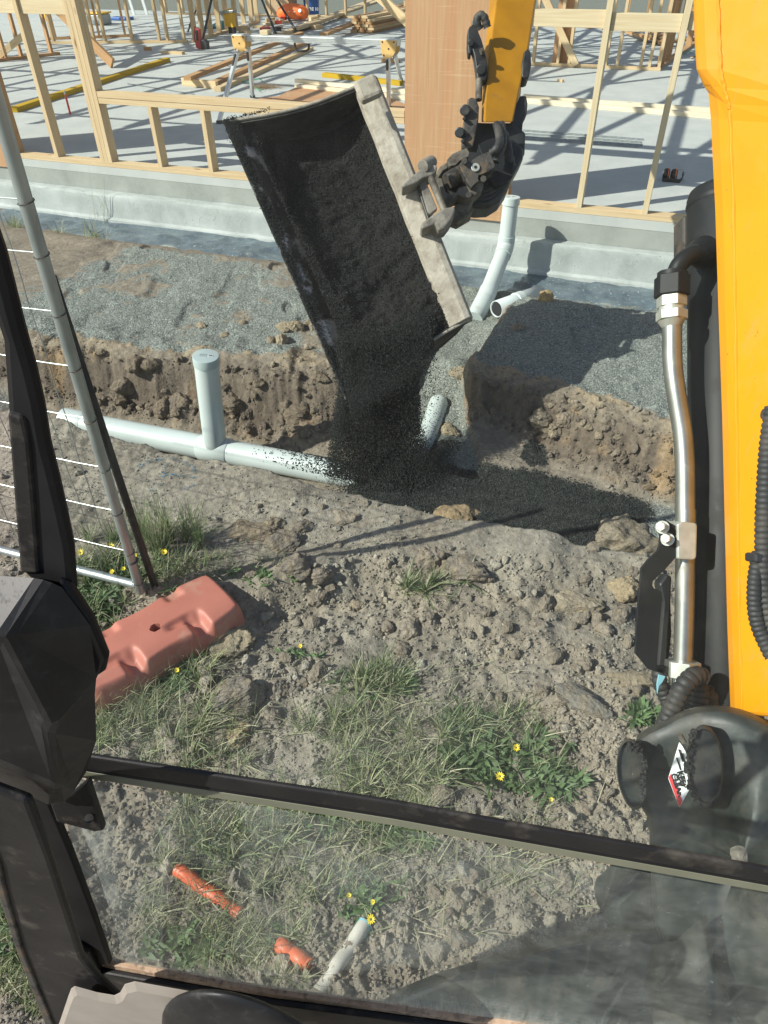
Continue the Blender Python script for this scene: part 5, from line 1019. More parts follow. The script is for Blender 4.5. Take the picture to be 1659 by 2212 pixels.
scatter('spilling_gravel',P,RNG.uniform(.002,.004,n),MT['tar'],np.tile([.006,.007,.007],(n,1))*RNG.uniform(.6,2.6,(n,1)),sm1,'black gravel spilling over the lower end edge of the tipped bucket','gravel')
# heap where it lands, and grains on the pipe end
q=T(880,1030); n=9000; P=np.stack([q[0]-.04+RNG.normal(0,.11,n),q[1]+.01+RNG.normal(0,.06,n)],1); z=H(P[:,0],P[:,1]); hp=.10*np.exp(-((P[:,0]-q[0]+.03)**2/.016+(P[:,1]-q[1]-.02)**2/.008)); P=np.column_stack([P,z+hp*RNG.random(n)**.3])
scatter('gravel_heap',P,RNG.uniform(.0028,.0058,n),MT['tar'],np.tile([.014,.016,.015],(n,1))*RNG.uniform(.6,2.4,(n,1)),sm1,'heap of black gravel building up over the end of the lying pipe','gravel')
n=2300; t=1-np.abs(RNG.normal(0,.12,n)); an=RNG.uniform(.3,2.9,n); ax=unit(pb-pa); s1=unit(np.cross(ax,zz)); P=pa+(pb-pa)*np.clip(t,0,1)[:,None]+(s1[None]*np.cos(an)[:,None]+zz[None]*np.sin(an)[:,None])*(LR+.001); 
scatter('gravel_on_pipe',P,RNG.uniform(.0022,.0048,n),MT['tar'],np.tile([.014,.016,.015],(n,1)),sm1,'black gravel grains scattered on the end of the lying white pipe','gravel')
# ================================================================ EXCAVATOR
ex=thing('excavator','yellow and black mini digger seen from inside its cab','excavator',(.55,.7,0))
# dipper arm
dA=3.33
def arow(xl,xm,xr,y,d): return [W(xl,y,d+.02),W(xm,y,d-.03),W(xr,y,d),W(xr+2,y,d+.17),W(xl+4,y,d+.17)]
rows=[arow(1068,1084,1166,-70,dA+.18),arow(1058.5,1072,1157,0,dA+.15),arow(1047,1058,1140,110,dA+.08),arow(1041,1048,1116,221,dA+.02),arow(1040,1046,1107,264,dA)]
m=MB(); m.loft(rows,True); m.f.append([0,1,2,3,4]); m.uv.append([(0,0)]*5); m.f.append(list(range(20,25))); m.uv.append([(0,0)]*5)
arm=m.build('dipper_arm',MT['yellow_shaded_worn'],ex,bev=.006)
for pts in ([(1056,143),(1064,145),(1076,142),(1066,147)],[(1060,138),(1072,136),(1079,139),(1068,141)],[(1050,172),(1054,166),(1054.5,172),(1060,168)],[(1112,178),(1116,160),(1119,140),(1115,162)],[(1062,240),(1075,236),(1085,238),(1070,241)]):
    pass
DK='black_steel'
trace('bell_crank',ex,DK,[(1010.6,66),(1014,57),(1021.6,53),(1031,62),(1040,84),(1047,107),(1053,140),(1053,162),(1048,173),(1040,175),(1031,171),(1029,150),(1025,121),(1020,104),(1018,116),(1012,114),(1010,96)],dA-.01,.05,.006,label='curved black tipping link')
m=MB(); m.cyl(W(1039,150,dA-.03),W(1039,150,dA+.04),.022,24); m.cyl(W(1017,92,dA-.03),W(1017,92,dA+.03),.014,20); m.build('link_pin',MT[DK],ex,bev=.004)
m=MB(); m.cyl(W(1035,172,dA+.0),W(1034,216,dA),.016,16); m.cyl(W(1022,56,dA),W(1022,46,dA),.008,10); m.cyl(W(1038,112,dA-.03),W(1045,109,dA-.03),.014,6); m.build('link_rod',MT['hitch_steel'],ex,smooth=True)
def hose(name,par,mt,pts,r,rib=0,n=14,label=None,seg=9):
    P=spline(pts,seg); 
    if rib:
        L=sum(np.linalg.norm(P[i+1]-P[i]) for i in range(len(P)-1)); k=int(L/rib)*3; cum=[0]
        for i in range(len(P)-1): cum.append(cum[-1]+np.linalg.norm(P[i+1]-P[i]))
        tt=np.linspace(0,cum[-1],k+1); A__=np.array(P); P=[np.array([np.interp(t,cum,A__[:,j]) for j in range(3)]) for t in tt]; rs=[r*(1.0 if i%3==0 else (1.0 if i%3==1 else .86)) for i in range(k+1)]
    else: rs=None
    m=MB(); m.tube(P,r,n,rs=rs); o=m.build(name,MT[mt],par,smooth=True)
    if label: o['label']=label
    return o
hose('hydraulic_hose',ex,'rubber',[W(1036,64,dA),W(1030,46,dA-.02),(W(1036,33,dA-.03)),W(1046,38,dA-.03),W(1053,60,dA-.01)],.019,.02); 
trace('side_link',ex,'rust_steel',[(1010.6,214),(1018,209),(1029,212),(1035,230),(1034,258),(1028,290),(1021.6,318),(1006,322),(998,320),(1000,270),(1006,240)],dA-.03,.05,.006)
m=MB(); m.cyl(W(1004,238,dA-.06),W(1010,240,dA+.03),.024,20); m.cyl(W(992,286,dA-.06),W(998,288,dA+.03),.022,20); m.hexn(W(1003,256,dA-.06),W(1003,256,dA-.02),.010); m.hexn(W(1000,304,dA-.06),W(1000,304,dA-.02),.011); m.build('link_pin',MT[DK],ex,bev=.004)
trace('side_link',ex,DK,[(1137,206),(1140,222),(1138.5,245),(1130,262),(1128,286),(1108,290),(1104,262),(1112,232),(1124,206)],dA+.06,.06,.006,label='black link on the right of the arm')
trace('arm_boss',ex,DK,[(1127,165),(1127,138),(1132,112),(1141,103),(1147,112),(1148,140),(1143,166),(1134,169)],dA+.05,.08,.006)
trace('hitch_yoke',ex,DK,[(1018,262),(1046,264),(1108,264),(1136,286),(1134,330),(1108,384),(1080,400),(1040,330),(1000,322),(1002,300)],dA+.05,.12,.01)
# tilting hitch pod
pc0=W(1012,452,dA-.02); 
Pd=[(1033,313),(1050,302),(1070.7,296.7),(1090,300),(1112,335),(1106,384),(1096,392),(1072,404),(1066,402),(1050,360)]
trace('tilt_body',ex,'black_paint',Pd,dA-.07,.14,.0025)
# ribbed lower housing
a0=W(1033,437,dA-.02); a1=W(1100,372,dA+.02); ax=unit(a1-a0); trace('housing',ex,'black_steel',[(1034,330),(1070,298),(1112,300),(1133,318),(1131,340),(1106,386),(1098,408),(1082,431),(1058,446),(1024,448),(1012,436),(1020,400)],dA-.02,.14,.02)
for q_ in (0,1,2,3):
    o_=q_*9; P=[W(x,y,dA-.03) for x,y in ((1018+o_*.3,438-o_),(1044,441-o_),(1066,432-o_),(1084,414-o_),(1102-o_*.2,380-o_))]
    m=MB(); m.tube(spline(P,6),.013,10); m.build('housing_rib',MT['rubber'],ex,smooth=True)
trace('hitch_backing',ex,DK,[(944,384),(965,350),(1000,326),(1045,330),(1045,425),(1000,440),(965,440)],dA-.05,.03,.004)  # added black plate, stands for the dark gaps between the hitch parts
trace('lower_jaw',ex,'hitch_steel',[(989.5,477),(977,471.7),(972.8,480),(962,494),(950,499),(960,470),(978,450),(990,438),(1010,425),(1026,400),(1030,420),(1018,440),(1006,462),(1022,452),(1020,459)],dA-.10,.10,.0025)
trace('hitch_jaw',ex,'hitch_steel',[(965.5,344.6),(977,332),(992,325),(1008,319.6),(1014,328),(1012,338),(993.6,346.7),(985,356),(970.7,359)],dA-.16,.08,.0025,label='upper jaw of the hitch')
trace('hitch_jaw',ex,'hitch_steel',[(942,374),(950,360),(962,352),(969,357),(966,363),(957,368),(948,382)],dA-.14,.07,.0025)
trace('hitch_jaw',ex,'hitch_steel',[(941.5,386),(954,384),(958,400),(962,414),(973,420),(986,415),(990,406),(1003,402),(1014,400),(1024,396),(1034,388),(1044,390),(1044,404),(1036,414),(1022,424),(1006,428),(997,424),(990,420),(980,430),(970,441),(963,434)],dA-.17,.08,.0025,label='lower hooked jaw of the hitch')
trace('hitch_block',ex,'rust_steel',[(991.5,355),(1000,346),(1008,342.5),(1013,347),(1018,349),(1022,344),(1036,335),(1056,327),(1060,331),(1069,356),(1068,362),(1056,370),(1040,377),(1034,378),(1033,386),(1035,391),(1026,397),(1018.6,405),(1010,394.6),(1001,376)],dA-.20,.09,.0025)
m=MB(); q=W(1027,362,dA-.205); 
P=[]; m.tube([q-FW*.004,q+FW*.004],.0185*1.0,24); wsr=m.build('washer',MT['zinc'],ex,bev=.001); m=MB(); m.tube([q-FW*.0055,q],.007,12); m.build('bolt',MT[DK],ex)
m=MB(); m.cyl(W(966,392,dA-.15),W(1004,368,dA-.12),.036,24); m.build('hitch_roller',MT['rust_steel'],ex,bev=.006)
for (x,y) in ((1012,420),(1003,347),(1044,386)): m=MB(); m.hexn(W(x,y,dA-.23),W(x,y,dA-.15),.014); m.build('bolt',MT['rust_steel'],ex)
hose('hydraulic_hose',ex,'rubber',[W(1073,270,dA-.06),W(1078,290,dA-.12),W(1079,308,dA-.15),W(1072,322,dA-.16),W(1063,330,dA-.14)],.019,.03)
hose('hydraulic_hose',ex,'rubber',[W(1083,268,dA-.04),W(1087,292,dA-.08),W(1086,318,dA-.10),W(1076,336,dA-.12),W(1071,350,dA-.12)],.017,.03)
hose('hydraulic_hose',ex,'rubber',[W(1090,290,dA-.02),W(1096,312,dA-.06),W(1100,335,dA-.07),W(1106,360,dA-.04)],.02,.035)
# boom -----------------------------------------------------
L0p=[(1494,-90),(1497,0),(1500,90),(1504,150),(1517,180),(1530,200),(1535,250),(1545,450),(1553,700),(1560,900),(1566,1150),(1571,1350),(1578,1538)]
L1p=[(1542,-90),(1546,0),(1549,90),(1552,150),(1560,190),(1569,225),(1573,260),(1580,450),(1584,700),(1587,900),(1590,1150),(1593,1350),(1600,1545)]
rows=[]
for (x0,y0),(x1,y1) in zip(L0p,L1p):
    d=np.interp(y0,[-90,1538],[1.03,1.16]); rows.append([W(x0,y0,d+.035),W((x0+x1)/2-1,(y0+y1)/2,d+.015),W(x1,y1,d),W(1700,y1+6,d-.085),W(1930,y1+20,d-.24),W(1930,y1+20,d+.02),W(1780,y0,d+.20),W(x0+10,y0,d+.16)])
m=MB(); m.loft(rows,True); k=len(m.v); m.f.append(list(range(8))); m.uv.append([(0,0)]*8); m.f.append(list(range(k-8,k))); m.uv.append([(0,0)]*8)
bm_=m.build('boom',MT['yellow'],ex,bev=.006)
m=MB(); P=[W(x1+7,y1,np.interp(y0,[-90,1538],[1.03,1.16])-.006) for (x0,y0),(x1,y1) in zip(L0p,L1p)]; P=spline(P,8); m.tube([p+.0006*np.array([math.sin(i*1.3),math.cos(i*2.1),math.sin(i*.7)])+FW*.002 for i,p in enumerate(P)],.003,8); m.build('weld_bead',MT['yellow'],bm_,smooth=True)
m=MB(); U0=W(1700,-90,1.13); U1=np.array([.66,2.35,3.05]); U2=np.array([.64,3.75,3.02]); m.beam(U0-(U1-U0)*.0,U1,.17,.24,(0,-.7,.7)); m.beam(U1,U2,.17,.22); m.build('boom_head',MT['yellow'],ex,bev=.01)
A0_=W(1117,-70,dA+.26); m=MB(); m.beam(A0_,U2+np.array([0,.05,.15]),.19,.21,(0,-1,0)); m.build('arm_head',MT['yellow_shaded_worn'],ex,bev=.01)
# lift cylinder
cy0=W(1561,414,1.36); cy1=W(1568,1600,1.31); ax=unit(cy1-cy0); m=MB(); m.tube([cy0,cy0+ax*.012,cy1],.062,40,rs=[.060,.064,.063]); cy=m.build('lift_cylinder',MT['black_paint'],ex,smooth=True)
m=MB(); m.tube([cy0+ax*.018,cy0+ax*.024,cy0+ax*.03],.066,40,rs=[.0645,.066,.0645]); m.build('end_ring',MT['black_paint'],cy,smooth=True)
trace('guide_block',ex,'rust_steel',[(1476,466),(1502,464),(1502,618),(1476,618)],1.40,.05,.004)
dT=1.27
el=hose('elbow_fitting',ex,'black_paint',[W(1522,548,dT+.02),W(1506,549,dT),W(1484,556,dT-.01),W(1466,575,dT-.01),W(1454,606,dT)],.0155,0,24); m=MB(); m.tube([W(1498,549,dT),W(1512,546,dT+.02),W(1520,545,dT+.03)],.02,24,rs=[.017,.026,.029]); m.build('weld_flange',MT['black_paint'],el,smooth=True)
def hx(p,q,r,mt,nm='hex_nut',par=ex): m=MB(); m.hexn(p,q,r); return m.build(nm,MT[mt],par,bev=.0015)
hp=thing  # keep name
m=MB(); PT=[W(1452,688,dT),W(1452,740,dT),W(1453,785,dT),W(1458,830,dT),W(1466,880,dT),W(1474,930,dT),W(1478,975,dT),W(1480,1040,dT),W(1480,1130,dT),W(1479,1300,dT),W(1475,1440,dT)]
m.tube(spline(PT,6),.0168,30); ht=m.build('hydraulic_tube',MT['steel_tube'],ex,smooth=True)
hx(W(1452,598,dT),W(1451,641,dT),.031,'black_paint',par=ht); m=MB(); m.tube([W(1453,590,dT),W(1452,604,dT)],.026,24); m.build('collar',MT['black_paint'],ht,smooth=True)
hx(W(1451,641,dT),W(1451,664,dT),.0262,'zinc',par=ht); m=MB(); m.tube([W(1451,664,dT),W(1451,678,dT)],.022,24); m.build('collar',MT['zinc'],ht,smooth=True); hx(W(1451,672,dT),W(1451,692,dT),.0275,'zinc',par=ht); m=MB(); m.tube([W(1451,692,dT),W(1452,706,dT)],.02,24,rs=[.024,.017]); m.build('collar',MT['zinc'],ht,smooth=True)
hx(W(1475,1428,dT),W(1474,1462,dT),.031,'zinc',par=ht); hx(W(1474,1462,dT),W(1473,1500,dT),.024,'zinc',par=ht); m=MB(); m.tube([W(1473,1478,dT-.0),W(1473,1520,dT)],.0245,24); c_l=m.build('collar',MT['zinc'],ht,smooth=True); text('17',c_l,'dark',W(1471,1488,dT)-FW*.0262,np.array(right)*.98-np.array(up)*.15,np.array(up),.016)
m=MB(); m.tube([W(1481,1100,dT),W(1481,1131,dT)],.0175,30); m.build('tube_sleeve',MT['steel_tube'],ht,smooth=True)
trace('tube_clamp',ex,'zinc',[(1462,1133),(1472,1126),(1505,1130),(1507,1137),(1505,1204),(1500,1210),(1463,1208)],dT-.035,.055,.004)
GP=[(1434,1121),(1462,1137),(1463,1170),(1461,1203),(1436,1232),(1411,1255),(1409,1264),(1413,1271),(1424,1275),(1430,1279),(1430,1290),(1418,1451),(1401,1446),(1372,1411),(1376,1330),(1385,1227),(1402,1206),(1420,1190),(1425,1176),(1427,1130)]
trace('guard_plate',ex,'black_paint',GP,dT-.03,.006,.001,label='bent dark steel guard plate')
for (x,y) in ((1427,1137),(1438,1163)): 
    m=MB(); m.cyl(W(x+4,y+2,dT-.035),W(x+4,y+2,dT-.026),.0115,18); o=m.build('washer',MT['zinc'],ex); hx(W(x-1,y,dT-.052),W(x+3,y+1,dT-.033),.0088,'zinc','bolt')
trace('hose_bracket',ex,'black_steel',[(1424,1262),(1440,1240),(1452,1245),(1450,1300),(1452,1370),(1444,1440),(1420,1450),(1432,1300)],dT+.04,.03,.004)
hs=[([W(1424,1440,dT),W(1426,1475,dT),W(1440,1510,dT),W(1452,1545,dT-.02),W(1462,1580,dT-.02)],.0135),([W(1516,1462,dT-.05),W(1500,1460,dT-.06),W(1480,1478,dT-.07),W(1462,1510,dT-.07),W(1440,1560,dT-.06),W(1428,1600,dT-.04)],.0165),([W(1508,1470,dT-.03),W(1512,1500,dT-.03),W(1505,1530,dT-.03),W(1490,1560,dT-.03)],.016),([W(1445,1540,dT-.02),W(1480,1545,dT-.03),W(1500,1560,dT-.03)],.014),([W(1520,1490,dT-.01),W(1530,1515,dT-.01),W(1520,1550,dT-.01)],.018)]
for P,r in hs: hose('corrugated_hose',ex,'rubber',P,r,.0105)
trace('blue_tape',ex,'blue_paint',[(1423,1457),(1438,1461),(1431,1474),(1424,1482),(1420,1499),(1419,1478)],dT-.035,.003,.0005)
hose('corrugated_hose',ex,'rubber',[W(1672,880,.93),W(1660,960,.93),W(1652,1080,.93),W(1650,1160,.93),W(1652,1280,.93),W(1672,1380,.93)],.0115,.0075); hose('corrugated_hose',ex,'rubber',[W(1640,1195,.94),W(1631,1250,.93),W(1630,1310,.93),W(1640,1360,.93),(W(1668,1420,.92))],.0095,.0065)
m=MB(); m.obox(W(1645,1204,.935),np.array(right),np.array(up),FW,.016,.006,.014); m.build('hose_clip',MT['dark'],ex,bev=.003); m=MB(); m.cyl(W(1648,894,.95),W(1664,896,.95),.007,16); m.build('bolt',MT['rust_steel'],ex)
# king post casting
MT['cast']=mat('cast_black',(.013,.018,.017),(.028,.034,.031),sc=9,rough=.45,bump=.12,bsc=70,dirt=(.10,.09,.07),dsc=11,dlo=.46,dhi=.75)
dK=1.20
def casting(name,pts,d,th,mt='cast',bev=.015,dz=None):
    P=[W(x,y,(d if dz is None else dz(x,y))) for x,y in pts]; m=MB(); m.poly(P,FW*th-zz*.02); return m.build(name,MT[mt],ex,bev=bev)
KD=lambda x,y: 1.17-(x-1350)*.0003+(y-1560)*.0001
P_out=[(1361,1592),(1395,1574),(1430,1558),(1465,1538),(1500,1526),(1545,1522),(1600,1528),(1660,1556),(1760,1600),(1760,2260),(1600,2260),(1480,2140),(1423,2030),(1408,1980),(1404,1833),(1402,1752),(1370,1740)]
rows=[]; 
cx_,cy_=1600,1860
for k,(sc_,dd_) in enumerate(((1,.10),(1,.02),(.965,-.004),(.90,-.012),(.7,-.016),(.4,-.02),(.1,-.022))): rows.append([W(cx_+(x-cx_)*sc_,cy_+(y-cy_)*sc_,KD(x,y)+dd_) for x,y in P_out])
m=MB(); m.loft(rows,True); m.build('king_post',MT['cast'],ex,smooth=True,sub=1)
def boss(name,cx,cy,rx,ry,d,mt,ln,rim=.9,ang=0):
    rows=[]
    for sc_,o in ((1,ln),(1,0),(.97,-.006),(rim,-.010),(rim-.04,-.004),(.3,-.004),(.02,-.003)):
        rows.append([W(cx+sc_*(rx*math.cos(t)*math.cos(ang)-ry*math.sin(t)*math.sin(ang)),cy+sc_*(rx*math.cos(t)*math.sin(ang)+ry*math.sin(t)*math.cos(ang)),d+o) for t in np.linspace(0,2*math.pi,40,endpoint=False)])
    m=MB(); m.loft(rows,True); return m.build(name,MT[mt],ex,smooth=True)
b1=boss('pivot_boss',1366,1672,33,78,1.125,'cast',.10,.92,-.12)
m=MB(); r_=random.Random(9)
gc=[]
def grease(par,cx,cy,rx,ry,d,n,a0,a1):
    V0,F0=IC[2]; m=MB()
    for k in range(n):
        t=r_.uniform(a0,a1); s_=r_.uniform(.82,1.08); p=W(cx+rx*s_*math.cos(t),cy+ry*s_*math.sin(t),d-r_.uniform(0,.01)); q=r_.uniform(.0015,.0048); m.add([p+v*q*np.array([1,1,1])*(1+.3*math.sin(9*v[0]+k)) for v in V0],[tuple(f) for f in F0])
    m.build('grease',MT['grease'],par,smooth=True)
MT['grease']=plain('grease',(.016,.017,.017),.75)
grease(b1,1366,1672,26,66,1.11,60,-1.9,.9)
b2=boss('pivot_pin',1523,1655,40,90,1.065,'rubber',.12,.9,-.05); grease(b2,1523,1655,38,88,1.064,60,1.9,4.3)
casting('lower_step',[(1375,1889),(1404,1866),(1500,1880),(1500,2022),(1423,2023),(1330,2022),(1320,1990),(1314,1962),(1319,1941)],1.32,.10,'cast',.02)
casting('blade_arm',[(1083,2083),(1200,2050),(1330,2022),(1440,2010),(1700,2010),(1700,2290),(860,2290),(820,2190),(880,2152),(960,2120)],1.45,.05,'cast',.01)
m=MB(); m.loft([[W(1420,2040,1.22),W(1400,2120,1.22),W(1440,2300,1.2)],[W(1470,2030,1.17),W(1470,2120,1.15),W(1560,2300,1.14)],[W(1520,1980,1.13),W(1540,2100,1.12),W(1640,2300,1.1)]]); m.build('rib_web',MT['cast'],ex,solid=.02,smooth=True)
# decal
LQ=[(1468,1604),(1474,1612),(1490,1640),(1496,1690),(1492,1700),(1468,1744),(1444,1682)]; MT['decal']=plain('decal_white',(.74,.74,.72),.45); MT['decal_red']=plain('decal_red',(.60,.03,.04),.45)
LD=lambda x,y: 1.098-(x-1444)*.0004
P=[W(x,y,LD(x,y)) for x,y in LQ]; m=MB(); m.poly(P,FW*.0015); lb=m.build('warning_label',MT['decal'],ex)
P=[W(x,y,LD(x,y)-.0012) for x,y in ((1444.5,1680),(1450,1672),(1474,1730),(1468,1744))]; m=MB(); m.poly(P,FW*.001); m.build('red_band',MT['decal_red'],lb)
xa=unit(W(1491,1706,LD(1491,1706))-W(1468,1668,LD(1468,1668))); xa=unit(W(1486,1722,LD(1480,1722))-W(1463,1672,LD(1463,1672))); ya=unit(W(1480,1660,LD(1480,1660))-W(1463,1672,LD(1463,1672)))
def dl_(x,y): return W(x,y,LD(x,y)-.003)
xa=unit(W(1476.5,1722,1.09)-W(1461.5,1677,1.09)); ya=np.array(right); text('KEEP',lb,'dark',dl_(1473,1684),xa,ya,.0125,bold=.0003); text('CLEAR',lb,'dark',dl_(1462.5,1696),xa,ya,.0125,bold=.0003)
m=MB(); 
for k,(u,v) in enumerate(((1471,1632),(1477,1640),(1466,1650))): m.obox(dl_(u,v),xa,ya,FW,.010,.0012,.0004)
m.build('print_line',MT['dark'],lb)
m=MB(); m.cyl(W(1468,1587,1.06),W(1478,1604,1.06),.004,10); m.build('grease_nipple',MT['hitch_steel'],ex)
# ---------------------------------------------------------------- cab window
DW=.30; WN=np.array([math.sin(R(10.6)),math.cos(R(10.6)),0]); WX=np.array([WN[1],-WN[0],0])
def WP(x,y,D=DW): r=ray(x,y); return np.array([0,0,CZ])+r*(D/(r@WN))
MT['seal']=plain('rubber_seal',(.008,.008,.009),.6,spec=.2); MT['frame_dark']=mat('frame_paint',(.010,.010,.011),(.020,.019,.018),spec=.25,sc=14,rough=.5,bump=.1,bsc=150,dirt=(.10,.088,.072),dsc=22,dlo=.54,dhi=.8); MT['tan_dust']=mat('sill_dust',(.36,.245,.16),(.47,.34,.235),sc=60,rough=.9,bump=.5,bsc=260,bd=.001,dirt=(.22,.16,.11),dsc=90,dlo=.5,dhi=.6)
MT['console']=mat('console_plastic',(.27,.24,.205),(.31,.28,.24),sc=20,rough=.6,bump=.12,bsc=500,bd=.0004); MT['latch']=mat('latch_plastic',(.010,.010,.011),(.018,.018,.019),spec=.3,sc=30,rough=.45,bump=.1,bsc=600,bd=.0004,dirt=(.045,.042,.038),dsc=60,dlo=.55,dhi=.8); MT['edge_glass']=plain('glass_edge',(.15,.155,.11),.4)
def wtrace(name,mt,pts,D,th,bev=.0015,par=ex,label=None,off=None):
    P=[WP(x,y,D if off is None else D+off(x,y)) for x,y in pts]; m=MB(); m.poly(P,WN*min(th,.009)); o=m.build(name,MT[mt],par,bev=bev)
    if label: o['label']=label
    return o
def barq(x): return np.interp(x,[150,829,1083,1659,1760],[1629,1733,1779,1881,1900])
X_=list(np.linspace(150,1760,24))
wtrace('window_bar','frame_dark',[(x,barq(x)) for x in X_]+[(x,barq(x)+27) for x in X_[::-1]],DW-.006,.005,.002,label='dark horizontal bar joining the two window panes')
wtrace('bar_seal','seal',[(x,barq(x)+23) for x in X_]+[(x,barq(x)+33) for x in X_[::-1]],DW-.004,.012,.001)
wtrace('glass_edge','edge_glass',[(x,barq(x)+33) for x in X_]+[(x,barq(x)+47) for x in X_[::-1]],DW+.001,.005,.0005,label='dusty ground edge of the lower pane')
def sil(x): return np.interp(x,[170,576,1100,1700],[2072,2146,2216,2310])
X_=list(np.linspace(195,1300,18))
wtrace('sill_dust_strip','tan_dust',[(x,sil(x)) for x in X_]+[(x,sil(x)+24) for x in X_[::-1]],DW-.004,.014,.001,label='window sill covered with tan dust')
wtrace('bottom_rail','frame_dark',[(x,sil(x)+22) for x in X_]+[(x,sil(x)+58) for x in X_[::-1]],DW-.012,.02,.003)
wtrace('bottom_seal','seal',[(x,sil(x)+56) for x in X_]+[(x,sil(x)+62) for x in X_[::-1]],DW-.006,.012,.002)
PIL=[(-60,380),(0,553),(20,630),(43,720),(67,803),(85,880),(100,970),(115,1026),(135,1110),(152,1190),(160,1290),(110,1300),(38,1230),(30,1090),(25,1000),(13,903),(0,736),(-60,560)]
wtrace('cab_pillar','seal',PIL,DW-.03,.03,.006,label='blurred black upper window pillar')
wtrace('pillar_trim','frame_dark',[(14,890),(48,900),(62,960),(74,1100),(84,1240),(42,1240),(30,1090)],DW-.032,.01,.002)
wtrace('lower_pillar','frame_dark',[(-60,1690),(60,1735),(104,1850),(153,2000),(176,2072),(215,2120),(258,2160),(262,2225),(125,2235),(60,2120),(20,2020),(0,1913),(-60,1760)],DW-.075,.04,.004,label='dark lower window pillar')
wtrace('pillar_seal','seal',[(56,1690),(104,1735),(153,1850),(205,1989),(238,2084),(214,2086),(232,2120),(262,2160),(250,2168),(176,2080),(150,2000),(100,1850),(50,1720)],DW-.008,.02,.002)
wtrace('pillar_lip','rust_steel',[(-60,1740),(0,1875),(12,1930),(50,2060),(112,2208),(120,2230),(106,2232),(96,2212),(40,2070),(0,1950),(-60,1800)],DW-.078,.03,.002)
wtrace('corner_plate','frame_dark',[(160,2040),(190,2060),(214,2110),(262,2164),(240,2190),(180,2184),(150,2120)],DW-.016,.01,.003)
# latch
LV=[(-90,1238,0),(94,1250,-.004),(134,1269,0),(194,1349,0),(226,1425,0),(208,1466,0),(205,1500,0),(207,1560,0),(208,1600,0),(186,1668,0),(160,1708,0),(139,1732,0),(104,1738,0),(52,1719,0),(0,1690,0),(-90,1665,0),(10,1378,-.030),(112,1572,-.030),(-90,1385,-.034),(120,1690,-.022),(0,1640,-.032),(-90,1620,-.034),(0,1400,-.026),(100,1590,-.026),(-90,1400,-.028)]
LF_=[(0,1,16,18),(1,2,3,4,5,17,16),(16,17,23,22),(18,16,22,24),(22,23,19,20),(24,22,20,21),(17,5,6,7,23),(7,8,9,10,19,23),(10,11,12,19),(19,12,13,14,20),(20,14,15,21)]
P=[WP(x,y,DW-.036+o) for x,y,o in LV]; m=MB(); m.add(P,LF_); m.build('latch_cover',MT['latch'],ex,bev=.006)
P=[WP(x,y,DW-.030) for x,y,o in LV[:16]]; m=MB(); m.add([WP(x,y,DW-.036) for x,y,o in LV[:16]]+P,[(i,(i+1)%16,16+(i+1)%16,16+i) for i in range(16)]); m.build('latch_side',MT['seal'],ex)
wtrace('latch_dark_plate','seal',[(120,1255),(150,1280),(196,1350),(228,1428),(222,1456),(205,1468),(188,1440),(150,1340)],DW-.036,.012,.004)  # black plate along the right edge of the latch cover
wtrace('latch_bracket','frame_dark',[(108,1738),(150,1722),(188,1690),(205,1742),(223,1795),(205,1798),(160,1786),(122,1776)],DW-.02,.008,.002)
m=MB(); m.cyl(WP(192,1768,DW-.03),WP(192,1768,DW-.02),.004,12); m.build('bolt',MT['rust_steel'],ex)
m=MB(); V0,F0=IC[3]; c=WP(32,1732,DW-.06); m.add([c+v*np.array([.0095,.006,.007]) for v in V0],[tuple(f) for f in F0]); m.build('latch_knob',MT['latch'],ex,smooth=True)
# floor console and knob
cz=G(190,2140,CZ-.93)
P=[(146,2150),(152,2134),(160,2128),(210,2142),(246,2148),(258,2142),(268,2124),(290,2118),(345,2128),(470,2150),(470,2235),(118,2235)]
m=MB(); m.poly([WP(x,y,DW-.085) for x,y in P],-WN*.0+np.array([0,0,-.02])-WN*.004); m.build('floor_console',MT['console'],ex,bev=.004)
m=MB(); c=WP(560,2300,DW-.10); V0,F0=IC[4]; rx_=np.linalg.norm(WP(735,2290,DW-.10)-c); ry_=np.linalg.norm(WP(500,2150,DW-.10)-c); m.add([c+(WX*v[0]*rx_*.78+WN*v[1]*.02+zz*v[2]*ry_) for v in V0],[tuple(f) for f in F0]); m.build('lever_boot',MT['latch'],ex,smooth=True)
